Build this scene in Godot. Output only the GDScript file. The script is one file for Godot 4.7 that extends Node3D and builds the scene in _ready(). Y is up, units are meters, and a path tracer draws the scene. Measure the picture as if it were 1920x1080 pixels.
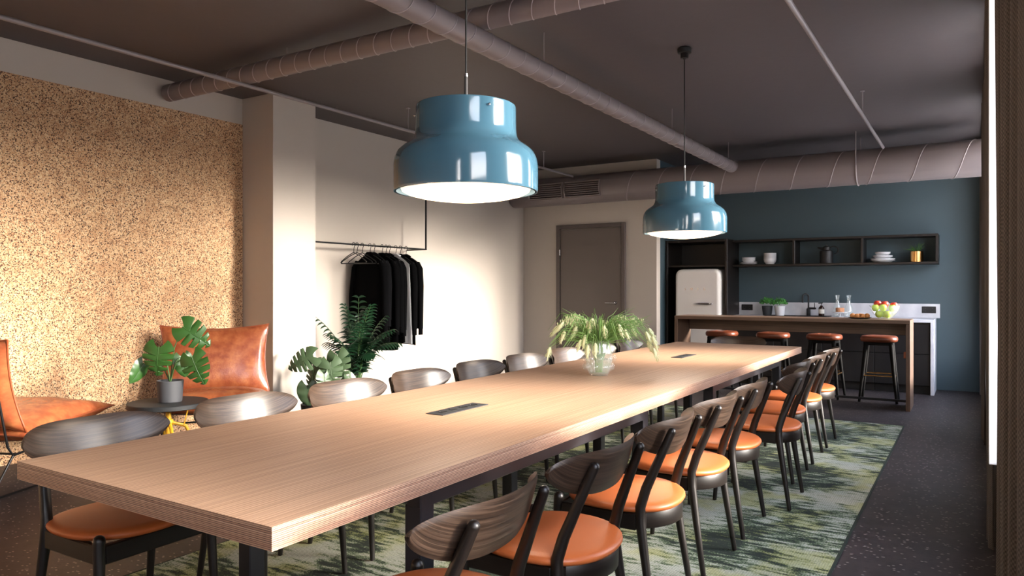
extends Node3D
# Meeting room with a long table, two blue pendants, a lounge corner with a cork wall and a small teal kitchen.

class MB:
	var v := PackedVector3Array()
	var n := PackedVector3Array()
	var t := PackedVector2Array()
	var i := PackedInt32Array()
	var X := Transform3D.IDENTITY
	func quad(a: Vector3, b: Vector3, c: Vector3, d: Vector3, su := 1.0, sv := 1.0) -> void:
		var q = [X * a, X * b, X * c, X * d]
		var nn = ((q[1] - q[0]).cross(q[3] - q[0]) + (q[2] - q[1]).cross(q[0] - q[1]) * 0.0001).normalized()
		var k = v.size()
		for p in q:
			v.push_back(p); n.push_back(nn)
		t.append_array(PackedVector2Array([Vector2(0, 0), Vector2(su, 0), Vector2(su, sv), Vector2(0, sv)]))
		i.append_array(PackedInt32Array([k, k + 2, k + 1, k, k + 3, k + 2]))
	func tri(a: Vector3, b: Vector3, c: Vector3) -> void:
		var q = [X * a, X * b, X * c]
		var nn = (q[1] - q[0]).cross(q[2] - q[0]).normalized()
		var k = v.size()
		for p in q:
			v.push_back(p); n.push_back(nn); t.push_back(Vector2(p.x + p.z, p.y))
		i.append_array(PackedInt32Array([k, k + 2, k + 1]))
	# rows: array of point rows; UV.x runs along the rows' order, UV.y around one row, both in metres
	func rows(r: Array, closed := false, flip := false) -> void:
		var nr = r.size()
		var nc = r[0].size()
		var k = v.size()
		var nrm := PackedVector3Array()
		var lu := 0.0
		for a in nr:
			if a > 0: lu += r[a][nc / 2].distance_to(r[a - 1][nc / 2])
			var lv := 0.0
			for b in nc + (1 if closed else 0):
				var bb = b % nc
				if b > 0: lv += r[a][bb].distance_to(r[a][b - 1])
				v.push_back(X * r[a][bb])
				t.push_back(Vector2(lu, lv))
				var p0 = r[a][(bb + nc - 1) % nc] if (closed or bb > 0) else r[a][bb]
				var p1 = r[a][(bb + 1) % nc] if (closed or bb < nc - 1) else r[a][bb]
				var q0 = r[maxi(a - 1, 0)][bb]
				var q1 = r[mini(a + 1, nr - 1)][bb]
				var w = (p1 - p0).cross(q1 - q0)
				if w.length() < 1e-10:
					var bo = (bb + nc / 2) % nc
					if a == 0: w = (r[1][(bb + 1) % nc] - r[1][(bb + nc - 1) % nc]).cross(r[1][bb] - r[1][bo]) * -1.0
					elif a == nr - 1: w = (r[nr - 2][(bb + 1) % nc] - r[nr - 2][(bb + nc - 1) % nc]).cross(r[nr - 2][bo] - r[nr - 2][bb]) * -1.0
					if a == 0 and nc > 2: w = -(r[1][0] - r[0][0]).cross(r[1][nc / 3] - r[0][0])
					if a == nr - 1 and nc > 2: w = (r[a - 1][0] - r[a][0]).cross(r[a - 1][nc / 3] - r[a][0])
				w = (X.basis * w).normalized()
				n.push_back(-w if flip else w)
		var m = nc + (1 if closed else 0)
		for a in nr - 1:
			for b in m - 1:
				var A = k + a * m + b
				if flip: i.append_array(PackedInt32Array([A, A + 1, A + m, A + 1, A + m + 1, A + m]))
				else: i.append_array(PackedInt32Array([A, A + m, A + 1, A + 1, A + m, A + m + 1]))
	func box(c: Vector3, s: Vector3, b := 0.003) -> void:
		var h = s * 0.5
		b = minf(b, minf(h.x, minf(h.y, h.z)) * 0.6)
		var P = func(sx, sy, sz, ax):
			var p = Vector3(sx * h.x, sy * h.y, sz * h.z)
			if ax != 0: p.x -= sx * b
			if ax != 1: p.y -= sy * b
			if ax != 2: p.z -= sz * b
			return c + p
		var S = [s.x, s.y, s.z]
		for ax in 3:
			var u = (ax + 1) % 3
			var w = (ax + 2) % 3
			var lu = S[u]
			var lw = S[w]
			for sg in [-1, 1]:
				var q = []
				for e in [[-1, -1], [1, -1], [1, 1], [-1, 1]]:
					var k3 = [0, 0, 0]
					k3[ax] = sg; k3[u] = e[0]; k3[w] = e[1]
					q.append(P.call(k3[0], k3[1], k3[2], ax))
				if sg < 0: q = [q[0], q[3], q[2], q[1]]
				# keep U along the longer side
				if (sg > 0 and lu >= lw): quad(q[0], q[1], q[2], q[3], lu, lw)
				elif sg > 0: quad(q[1], q[2], q[3], q[0], lw, lu)
				elif lw >= lu: quad(q[0], q[1], q[2], q[3], lw, lu)
				else: quad(q[1], q[2], q[3], q[0], lu, lw)
		for ax in 3:
			var u = (ax + 1) % 3
			var w = (ax + 2) % 3
			for e in [[-1, -1], [1, -1], [1, 1], [-1, 1]]:
				var k0 = [0, 0, 0]
				k0[u] = e[0]; k0[w] = e[1]; k0[ax] = -1
				var k1 = k0.duplicate()
				k1[ax] = 1
				var a0 = P.call(k0[0], k0[1], k0[2], u)
				var a1 = P.call(k1[0], k1[1], k1[2], u)
				var b1 = P.call(k1[0], k1[1], k1[2], w)
				var b0 = P.call(k0[0], k0[1], k0[2], w)
				if e[0] * e[1] > 0: quad(a0, b0, b1, a1, b, S[ax])
				else: quad(a0, a1, b1, b0, S[ax], b)
		for sx in [-1, 1]:
			for sy in [-1, 1]:
				for sz in [-1, 1]:
					var a = P.call(sx, sy, sz, 0)
					var d = P.call(sx, sy, sz, 1)
					var e = P.call(sx, sy, sz, 2)
					if sx * sy * sz > 0: tri(a, d, e)
					else: tri(a, e, d)
	func tube(pts: Array, rad, sides := 8, round_end := false, squash := 1.0) -> void:
		var N = pts.size()
		var R = []
		var ctr = pts.duplicate()
		for a in N: R.append(rad[a] if rad is Array else rad)
		var up := Vector3(0.123, 0.05, 1).normalized()
		var fr = []
		for a in N:
			var d = (pts[mini(a + 1, N - 1)] - pts[maxi(a - 1, 0)]).normalized()
			up = (up - d * up.dot(d))
			if up.length() < 0.05: up = Vector3(1, 0.03, 0.02) - d * d.x
			up = up.normalized()
			fr.append([d, up, d.cross(up)])
		var out = []
		var ring = func(c, f, r):
			var q := PackedVector3Array()
			for s in sides:
				var g = TAU * s / sides
				q.push_back(c + (f[1] * cos(g) + f[2] * sin(g) * squash) * r)
			return q
		var ends = [[0.0, 0.35], [0.5, 0.6], [0.87, 0.9]] if round_end else []
		if round_end:
			for e in [[1.0, 0.02], [0.9, 0.44], [0.64, 0.77], [0.3, 0.95]]: out.append(ring.call(pts[0] - fr[0][0] * R[0] * e[0], fr[0], R[0] * e[1]))
		else: out.append(ring.call(pts[0], fr[0], R[0] * 0.001))
		if not round_end: out.append(ring.call(pts[0], fr[0], R[0] * 0.97))
		for a in N: out.append(ring.call(ctr[a], fr[a], R[a]))
		if round_end:
			for e in [[0.3, 0.95], [0.64, 0.77], [0.9, 0.44], [1.0, 0.02]]: out.append(ring.call(pts[N - 1] + fr[N - 1][0] * R[N - 1] * e[0], fr[N - 1], R[N - 1] * e[1]))
		else:
			out.append(ring.call(pts[N - 1], fr[N - 1], R[N - 1] * 0.97))
			out.append(ring.call(pts[N - 1], fr[N - 1], R[N - 1] * 0.001))
		if round_end: rows(out, true)
		else:
			rows([out[0], out[1]], true)
			rows(out.slice(2, out.size() - 2), true)
			rows([out[out.size() - 2], out[out.size() - 1]], true)
	# profile: Vector2(radius, y) from bottom to top along the outside
	func lathe(profile: Array, segs := 32, c := Vector3.ZERO) -> void:
		var part = [profile[0]]
		for a in range(1, profile.size()):
			part.append(profile[a])
			var last = a == profile.size() - 1
			var sharp = false
			if not last:
				var d0 = (profile[a] - profile[a - 1]).normalized()
				var d1 = (profile[a + 1] - profile[a]).normalized()
				sharp = d0.dot(d1) < 0.8
			if last or sharp:
				var rr = []
				for p in part:
					var q := PackedVector3Array()
					for s in segs:
						var g = TAU * s / segs
						q.push_back(c + Vector3(maxf(p.x, 0.00005) * cos(g), p.y, -maxf(p.x, 0.00005) * sin(g)))
					rr.append(q)
				rows(rr, true)
				part = [profile[a]]
	func mesh() -> ArrayMesh:
		var a = []
		a.resize(Mesh.ARRAY_MAX)
		a[Mesh.ARRAY_VERTEX] = v
		a[Mesh.ARRAY_NORMAL] = n
		a[Mesh.ARRAY_TEX_UV] = t
		a[Mesh.ARRAY_INDEX] = i
		var m := ArrayMesh.new()
		m.add_surface_from_arrays(Mesh.PRIMITIVE_TRIANGLES, a)
		return m

var M := {}
var used := {}
var rng := RandomNumberGenerator.new()

func numbered(called: String) -> String:
	var k = used.get(called, 0)
	used[called] = k + 1
	return called if k == 0 else "%s_%03d" % [called, k]
func metas(o, label := "", category := "", group := "", kind := ""):
	if label: o.set_meta("label", label)
	if category: o.set_meta("category", category)
	if group: o.set_meta("group", group)
	if kind: o.set_meta("kind", kind)
	return o
func thing(called, label, category, at := Vector3.ZERO, turn := 0.0, group := "") -> Node3D:
	var o := Node3D.new()
	o.name = numbered(called)
	add_child(o)
	o.position = at
	o.rotation.y = turn
	metas(o, label, category, group)
	return o
func part(called, mb, mat, parent, label := "") -> MeshInstance3D:
	var o := MeshInstance3D.new()
	o.name = called
	o.mesh = mb if mb is Mesh else mb.mesh()
	o.material_override = mat
	o.cast_shadow = GeometryInstance3D.SHADOW_CASTING_SETTING_ON
	parent.add_child(o, true)
	if label: o.set_meta("label", label)
	return o
func single(called, mb, mat, label, category, at := Vector3.ZERO, turn := 0.0, group := "") -> MeshInstance3D:
	var o = part(numbered(called), mb, mat, self)
	o.position = at
	o.rotation.y = turn
	metas(o, label, category, group)
	return o
func struct(called, mb, mat, label := "") -> MeshInstance3D:
	var o = part(called, mb, mat, self)
	o.set_meta("kind", "structure")
	if label: o.set_meta("label", label)
	return o
func copy(o: Node3D, label: String, at: Vector3, turn: float) -> Node3D:
	var base = String(o.name).rstrip("0123456789").trim_suffix("_")
	var c = o.duplicate()
	c.name = numbered(base)
	add_child(c)
	c.position = at
	c.rotation.y = turn
	c.set_meta("label", label)
	return c
func bx(c: Vector3, s: Vector3, b := 0.003) -> MB:
	var m = MB.new()
	m.box(c, s, b)
	return m
func span(x0, x1, y0, y1, z0, z1, b := 0.003) -> MB:
	return bx(Vector3((x0 + x1) / 2.0, (y0 + y1) / 2.0, (z0 + z1) / 2.0), Vector3(absf(x1 - x0), absf(y1 - y0), absf(z1 - z0)), b)

# ---------------------------------------------------------------- textures and materials
func noise(seed_, freq, type = FastNoiseLite.TYPE_SIMPLEX_SMOOTH, oct := 3) -> FastNoiseLite:
	var f := FastNoiseLite.new()
	f.seed = seed_
	f.frequency = freq
	f.noise_type = type
	f.fractal_octaves = oct
	if oct <= 1: f.fractal_type = FastNoiseLite.FRACTAL_NONE
	return f
func tex(w: int, h: int, fn: Callable) -> ImageTexture:
	var im := Image.create(w, h, false, Image.FORMAT_RGB8)
	for y in h:
		for x in w: im.set_pixel(x, y, fn.call(x, y))
	im.generate_mipmaps()
	return ImageTexture.create_from_image(im)
func bump(w: int, h: int, fn: Callable, strength := 4.0) -> ImageTexture:
	var im := Image.create(w, h, false, Image.FORMAT_RGB8)
	for y in h:
		for x in w:
			var g = clampf(fn.call(x, y), 0.0, 1.0)
			im.set_pixel(x, y, Color(g, g, g))
	im.bump_map_to_normal_map(strength)
	im.generate_mipmaps()
	return ImageTexture.create_from_image(im)
func seam(nz: FastNoiseLite, x: float, y: float, w: float, h: float) -> float:
	# noise on a torus-like blend so that the tile repeats without a seam
	var fx = smoothstep(0.75, 1.0, x / w)
	var fy = smoothstep(0.75, 1.0, y / h)
	var a = lerpf(nz.get_noise_2d(x, y), nz.get_noise_2d(x - w, y), fx)
	var b = lerpf(nz.get_noise_2d(x, y - h), nz.get_noise_2d(x - w, y - h), fx)
	return lerpf(a, b, fy)
func hexc(s: String) -> Color: return Color.html(s)
func mat(color, rough := 0.6, metal := 0.0, albedo = null, scale := Vector3.ONE, normal = null, nscale := 1.0, tri := false) -> StandardMaterial3D:
	var m := StandardMaterial3D.new()
	m.albedo_color = hexc(color) if color is String else color
	m.roughness = rough
	m.metallic = metal
	if albedo: m.albedo_texture = albedo
	m.uv1_scale = scale
	if normal:
		m.normal_enabled = true
		m.normal_texture = normal
		m.normal_scale = nscale
	if tri: m.uv1_triplanar = true
	return m
func glow(color: Color, e: float) -> StandardMaterial3D:
	var m = mat(color, 0.5)
	m.emission_enabled = true
	m.emission = color
	m.emission_energy_multiplier = e
	return m
func glassy(color: Color, alpha: float, rough := 0.02) -> StandardMaterial3D:
	var m = mat(Color(color, alpha), rough)
	m.transparency = BaseMaterial3D.TRANSPARENCY_ALPHA
	return m

func make_materials() -> void:
	var white := "ffffff"
	# cork: pressed granules, light and dark crumbs
	var cell := noise(3, 0.17, FastNoiseLite.TYPE_CELLULAR, 1)
	cell.cellular_return_type = FastNoiseLite.RETURN_CELL_VALUE
	cell.cellular_jitter = 1.0
	var cell2 := noise(9, 0.26, FastNoiseLite.TYPE_CELLULAR, 1)
	cell2.cellular_return_type = FastNoiseLite.RETURN_CELL_VALUE
	var big := noise(5, 0.008)
	var cork = tex(1024, 1024, func(x, y):
		var c = cell.get_noise_2d(x, y)
		var c2 = cell2.get_noise_2d(x, y)
		var base = hexc("b78c66").lerp(hexc("dcc09a"), clampf(c * 0.6 + 0.5, 0, 1))
		base = base.lerp(hexc("a06a45"), clampf((c2 - 0.3) * 0.9, 0, 0.5))
		if c2 < -0.74: base = hexc("3a261b")
		elif c < -0.88: base = hexc("5c3d29")
		base = base.lerp(hexc("9a6a48"), clampf(seam(big, x, y, 1024, 1024) * 0.5, 0, 0.25))
		return base)
	M.cork = mat(white, 0.85, 0, cork, Vector3.ONE * 0.72, null, 1, true)
	M.cork.uv1_world_triplanar = true
	# table: ribbed veneer, fine lines that run along the length
	var wl := noise(21, 0.02)
	var line_v = []
	var r2 := RandomNumberGenerator.new()
	r2.seed = 77
	for k in 256: line_v.append(r2.randf())
	var stripe = tex(256, 512, func(x, y):
		var w = y + seam(wl, x, y, 256, 512) * 0.9
		var ln = int(floor(w / 8.0) + 512) % 64
		var p = fposmod(w / 8.0, 1.0)
		var c = hexc("c8a68c").lerp(hexc("a98069"), line_v[ln])
		if p < 0.36: c = c.lerp(hexc("4a3127"), 0.6 + 0.4 * line_v[ln + 103])
		if line_v[(x * 7 + y * 13) % 256] > 0.985: c = c.darkened(0.2)
		return c)
	M.table = mat(white, 0.5, 0, stripe, Vector3(0.6, 3.4, 1))
	# fine top veneer
	var fg := noise(31, 0.035)
	var fl = tex(512, 512, func(x, y):
		var a = seam(fg, x * 0.12, y * 3.0, 512 * 0.12, 1536)
		var p = line_v[(y / 2) % 256]
		var c = hexc("c5a388").lerp(hexc("a98569"), clampf(0.45 + a * 0.9, 0, 1))
		if y % 16 < 5: c = c.lerp(hexc("6b4a3a"), 0.16 + 0.34 * line_v[(y / 16) % 256])
		if p > 0.8: c = c.darkened(0.07)
		return c)
	M.table_top = mat(white, 0.45, 0, fl, Vector3(0.35, 2.4, 1))
	# dark stained ash
	var ag := noise(41, 0.03, FastNoiseLite.TYPE_SIMPLEX_SMOOTH, 4)
	var ash = tex(512, 512, func(x, y):
		var a = seam(ag, x * 0.10, y * 2.2, 51.2, 512 * 2.2)
		var f = seam(fg, x * 0.2 + 300, y * 5.0, 102.4, 2560)
		var c = hexc("48382d").lerp(hexc("2a1e16"), clampf(0.5 + a * 1.2, 0, 1))
		if f > 0.22: c = c.darkened(0.35)
		return c)
	M.ash = mat(white, 0.34, 0, ash, Vector3(1.2, 4.0, 1))
	M.ash_dark = mat("6e6762", 0.4, 0, ash, Vector3(1.0, 6.0, 1))
	var wal = tex(512, 512, func(x, y):
		var a = seam(ag, x * 0.10, y * 2.0, 51.2, 1024)
		return hexc("68503f").lerp(hexc("4b372b"), clampf(0.5 + a, 0, 1)))
	M.walnut = mat(white, 0.45, 0, wal, Vector3(0.8, 3.0, 1))
	var lb := noise(51, 0.25, FastNoiseLite.TYPE_CELLULAR, 1)
	lb.cellular_return_type = FastNoiseLite.RETURN_DISTANCE
	var pebble = bump(256, 256, func(x, y): return 0.5 + 0.5 * seam(lb, x, y, 256, 256), 3.0)
	M.seat_leather = mat("b8602f", 0.42, 0, null, Vector3.ONE * 6.0, pebble, 0.35, true)
	var lp := noise(61, 0.012, FastNoiseLite.TYPE_SIMPLEX_SMOOTH, 5)
	var aged = tex(512, 512, func(x, y):
		var a = seam(lp, x, y, 512, 512)
		var f = seam(lp, x * 4.0 + 90, y * 4.0, 2048, 2048)
		return hexc("86422a").lerp(hexc("ad693f"), clampf(0.45 + a * 1.1 + f * 0.25, 0, 1)))
	M.leather = mat(white, 0.25, 0, aged, Vector3.ONE * 1.3, pebble, 0.12, true)
	M.piping = mat("8e4526", 0.4)
	M.stool_leather = mat("62301c", 0.35, 0, null, Vector3.ONE * 6.0, pebble, 0.25, true)
	# floor: dark linoleum with pale flecks
	var fn1 := noise(71, 0.01, FastNoiseLite.TYPE_SIMPLEX_SMOOTH, 5)
	var fleck := noise(72, 0.16, FastNoiseLite.TYPE_CELLULAR, 1)
	fleck.cellular_return_type = FastNoiseLite.RETURN_CELL_VALUE
	var fdist := noise(72, 0.16, FastNoiseLite.TYPE_CELLULAR, 1)
	fdist.cellular_return_type = FastNoiseLite.RETURN_DISTANCE
	var floor_t = tex(1024, 1024, func(x, y):
		var a = seam(fn1, x, y * 1.0, 1024, 1024)
		var c = hexc("292425").lerp(hexc("382f30"), clampf(0.5 + a * 1.3, 0, 1))
		var fv = fleck.get_noise_2d(x * 0.6, y)
		if fv > 0.86 and fdist.get_noise_2d(x * 0.6, y) < -0.62: c = hexc("8f857f")
		elif fv < -0.8: c = c.darkened(0.2)
		return c)
	M.floor = mat(white, 0.5, 0, floor_t, Vector3.ONE * 0.55, null, 1, true)
	M.floor.uv1_world_triplanar = true
	# rug: worn dye in greens on pale wool, woven ribs
	var g1 := noise(81, 0.005, FastNoiseLite.TYPE_SIMPLEX_SMOOTH, 5)
	var g2 := noise(82, 0.035, FastNoiseLite.TYPE_SIMPLEX_SMOOTH, 5)
	var g3 := noise(83, 0.007, FastNoiseLite.TYPE_SIMPLEX_SMOOTH, 3)
	var g4 := noise(84, 0.45, FastNoiseLite.TYPE_SIMPLEX_SMOOTH, 2)
	var rug_t = tex(1024, 1024, func(x, y):
		var a = g1.get_noise_2d(x * 0.9, y) * 1.0 + g2.get_noise_2d(x * 0.45, y * 1.9) * 0.75 + g4.get_noise_2d(x * 0.5, y) * 0.42
		var yl = clampf(g3.get_noise_2d(x + 500, y) * 2.4 + 0.15, 0, 1)
		var pale = hexc("c6c6b6").lerp(hexc("bcbb82"), yl * 0.8)
		var mid = hexc("64784f").lerp(hexc("7d823b"), yl)
		var k = 0.42 + a * 1.2
		var c = pale.lerp(mid, smoothstep(0.22, 0.6, k)).lerp(hexc("122016"), smoothstep(0.52, 0.86, k))
		c = c.lerp(hexc("122016"), 0.25 * line_v[(x * 31 + y * 57 + (x * y) % 13) % 256])
		if y % 4 == 0: c = c.darkened(0.3)
		if x % 4 == 0: c = c.darkened(0.14)
		return c)
	M.rug = mat(white, 0.95, 0, rug_t, Vector3(1, 1, 1))
	M.rug_edge = mat("20291f", 0.95)
	# woven curtain
	var weave = tex(64, 64, func(x, y):
		var k = ((x / 4) + (y / 4)) % 2
		var h = line_v[((x / 4) * 31 + (y / 4) * 17) % 256]
		return hexc("625a54").lerp(hexc("3a3532"), 0.75 * k + 0.25 * h))
	M.curtain = mat(white, 0.9, 0, weave, Vector3(12, 12, 1))
	M.curtain.backlight = Color(0.02, 0.018, 0.015)
	var pl := noise(91, 0.05)
	var plaster = bump(256, 256, func(x, y): return 0.5 + 0.5 * seam(pl, x, y, 256, 256), 1.0)
	M.wall = mat("bcb2a7", 0.8, 0, null, Vector3.ONE * 1.5, plaster, 0.1, true)
	M.white_wall = mat("dcd8d2", 0.8)
	M.teal = mat("3c4e56", 0.62, 0, null, Vector3.ONE * 1.5, plaster, 0.1, true)
	M.ceiling = mat("4c4546", 0.55, 0, null, Vector3.ONE * 0.6, plaster, 0.08, true)
	M.duct = mat("756b6b", 0.5)
	M.duct_seam = mat("9a9090", 0.4)
	M.pipe = mat("8d8586", 0.4, 0.2)
	M.steel_dark = mat("26262b", 0.4, 0.3)
	M.black = mat("0c0c0e", 0.55)
	M.black_matte = mat("17171a", 0.7)
	M.slate = mat("2b2e31", 0.55)
	M.rod = mat("111113", 0.4, 0.4)
	M.chrome = mat("d8d8dc", 0.12, 1.0)
	M.brass = mat("d9a86a", 0.22, 1.0)
	M.lamp = mat("3b5c6d", 0.12)
	M.lamp.clearcoat_enabled = true
	M.lamp.clearcoat = 0.6
	M.lamp.clearcoat_roughness = 0.06
	M.lamp_inner = mat("6d8592", 0.5)
	M.diffuser = glow(Color(1.0, 0.93, 0.84), 1.5)
	M.door = mat("5f5550", 0.5)
	M.door_frame = mat("564c48", 0.5)
	M.cabinet = mat("2a2626", 0.4, 0, ash, Vector3(0.8, 3.0, 1))
	M.cabinet.albedo_color = hexc("655e5b")
	M.front = mat("111012", 0.42)
	var mb := noise(95, 0.012, FastNoiseLite.TYPE_SIMPLEX_SMOOTH, 5)
	var stone = tex(256, 256, func(x, y): return hexc("c2c3c8").lerp(hexc("d6d6d9"), clampf(0.5 + seam(mb, x, y, 256, 256) * 1.4, 0, 1)))
	M.stone = mat(white, 0.35, 0, stone, Vector3.ONE, null, 1, true)
	M.fridge = mat("e9e4dd", 0.25)
	M.china = mat("d8d8da", 0.3)
	M.cloth_black = mat("070708", 0.95)
	M.cloth_black.metallic_specular = 0.15
	M.cloth_grey = mat("0c0c0e", 0.95)
	M.cloth_grey.metallic_specular = 0.2
	M.cloth_white = mat("d6d6d6", 0.85)
	M.leaf = mat("2c4f1f", 0.36)
	M.leaf.backlight = Color(0.08, 0.14, 0.04)
	M.leaf_dark = mat("0e2a16", 0.4)
	M.leaf_dark.backlight = Color(0.03, 0.07, 0.02)
	M.leaf_pale = mat("42553a", 0.4)
	M.leaf_pale.backlight = Color(0.06, 0.08, 0.04)
	M.stem = mat("3c5a2c", 0.5)
	M.grass = mat("749a50", 0.55)
	M.grass.backlight = Color(0.2, 0.26, 0.1)
	M.seed = mat("dfe2b4", 0.7)
	M.seed.backlight = Color(0.25, 0.26, 0.14)
	M.pot_grey = mat("3f4044", 0.6)
	M.soil = mat("1c1613", 0.95)
	M.yellow = mat("dba72a", 0.4)
	M.glass = glassy(Color(0.95, 1.0, 0.97), 0.09)
	M.pane = glassy(Color(1, 1, 1), 0.04)
	M.water = glassy(Color(0.75, 0.85, 0.6), 0.12)
	M.apple = mat("b4d043", 0.3)
	M.apple_red = mat("c9402e", 0.3)
	M.bun = mat("d18d4f", 0.6)
	M.cake = mat("c98f66", 0.7)
	M.bottle = mat("2a1710", 0.2)
	M.paper = mat("d9d3c8", 0.8)
	M.herb = mat("4d9440", 0.6)
	M.herb.backlight = Color(0.15, 0.2, 0.08)
	M.frame_white = mat("e6e4e0", 0.5)
	M.paving = mat("e4e0d8", 0.8)
	M.brick_far = mat("4a3f3a", 0.9)
	M.cord = mat("09090a", 0.9)
	M.black_wood = mat("0b0a0a", 0.7)
	M.black_wood.metallic_specular = 0.25
	M.bubble = glassy(Color(0.95, 1.0, 0.97), 0.05)
	M.table_black = mat("191b1d", 0.6)
	M.stem_dark = mat("2a2829", 0.75)
	M.copper = mat("b5684a", 0.4)

# ---------------------------------------------------------------- scene
func _ready() -> void:
	rng.seed = 20240
	var cam := Camera3D.new()
	cam.name = "camera"
	cam.position = Vector3(0, 1.28, 0)
	cam.rotation_degrees = Vector3(0, 32.22, 0)
	cam.fov = 42.91
	cam.near = 0.02
	cam.far = 200
	add_child(cam)
	cam.make_current()
	var env := Environment.new()
	var sky := Sky.new()
	var sm := ProceduralSkyMaterial.new()
	sm.sky_top_color = Color(0.58, 0.62, 0.7)
	sm.sky_horizon_color = Color(1.0, 0.955, 0.91)
	sm.ground_horizon_color = Color(0.12, 0.12, 0.12)
	sm.ground_bottom_color = Color(0.12, 0.12, 0.12)
	sm.energy_multiplier = 34.0
	sky.sky_material = sm
	env.background_mode = Environment.BG_SKY
	env.sky = sky
	env.tonemap_mode = Environment.TONE_MAPPER_LINEAR
	env.tonemap_exposure = 0.70
	env.sdfgi_enabled = true
	env.ssao_enabled = true
	env.ssil_enabled = true
	var we := WorldEnvironment.new()
	we.name = "environment"
	we.environment = env
	add_child(we)
	var sun := DirectionalLight3D.new()
	sun.name = "sun"
	sun.light_color = Color(1.0, 0.965, 0.92)
	sun.light_energy = 7.0
	sun.light_angular_distance = 13.0
	sun.shadow_enabled = true
	var el := deg_to_rad(12.0)
	var az := deg_to_rad(15.0)
	var dir := Vector3(-cos(az) * cos(el), -sin(el), sin(az) * cos(el))
	add_child(sun)
	sun.look_at_from_position(Vector3.ZERO, dir, Vector3.UP)

	make_materials()
	room()
	services()
	dining()
	chairs()
	lamps()
	kitchen()
	lounge()
	clothes_rack()
	floor_plants()
	centrepiece()

const XL := -5.92
const CEIL := 3.085
const ZF := 3.6
const ZB := -10.655
# z ranges of the window openings
const WIN := [[1.05, 2.55], [-1.7, -0.2], [-4.3, -2.85], [-7.0, -5.55], [-10.25, -8.2]]

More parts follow.
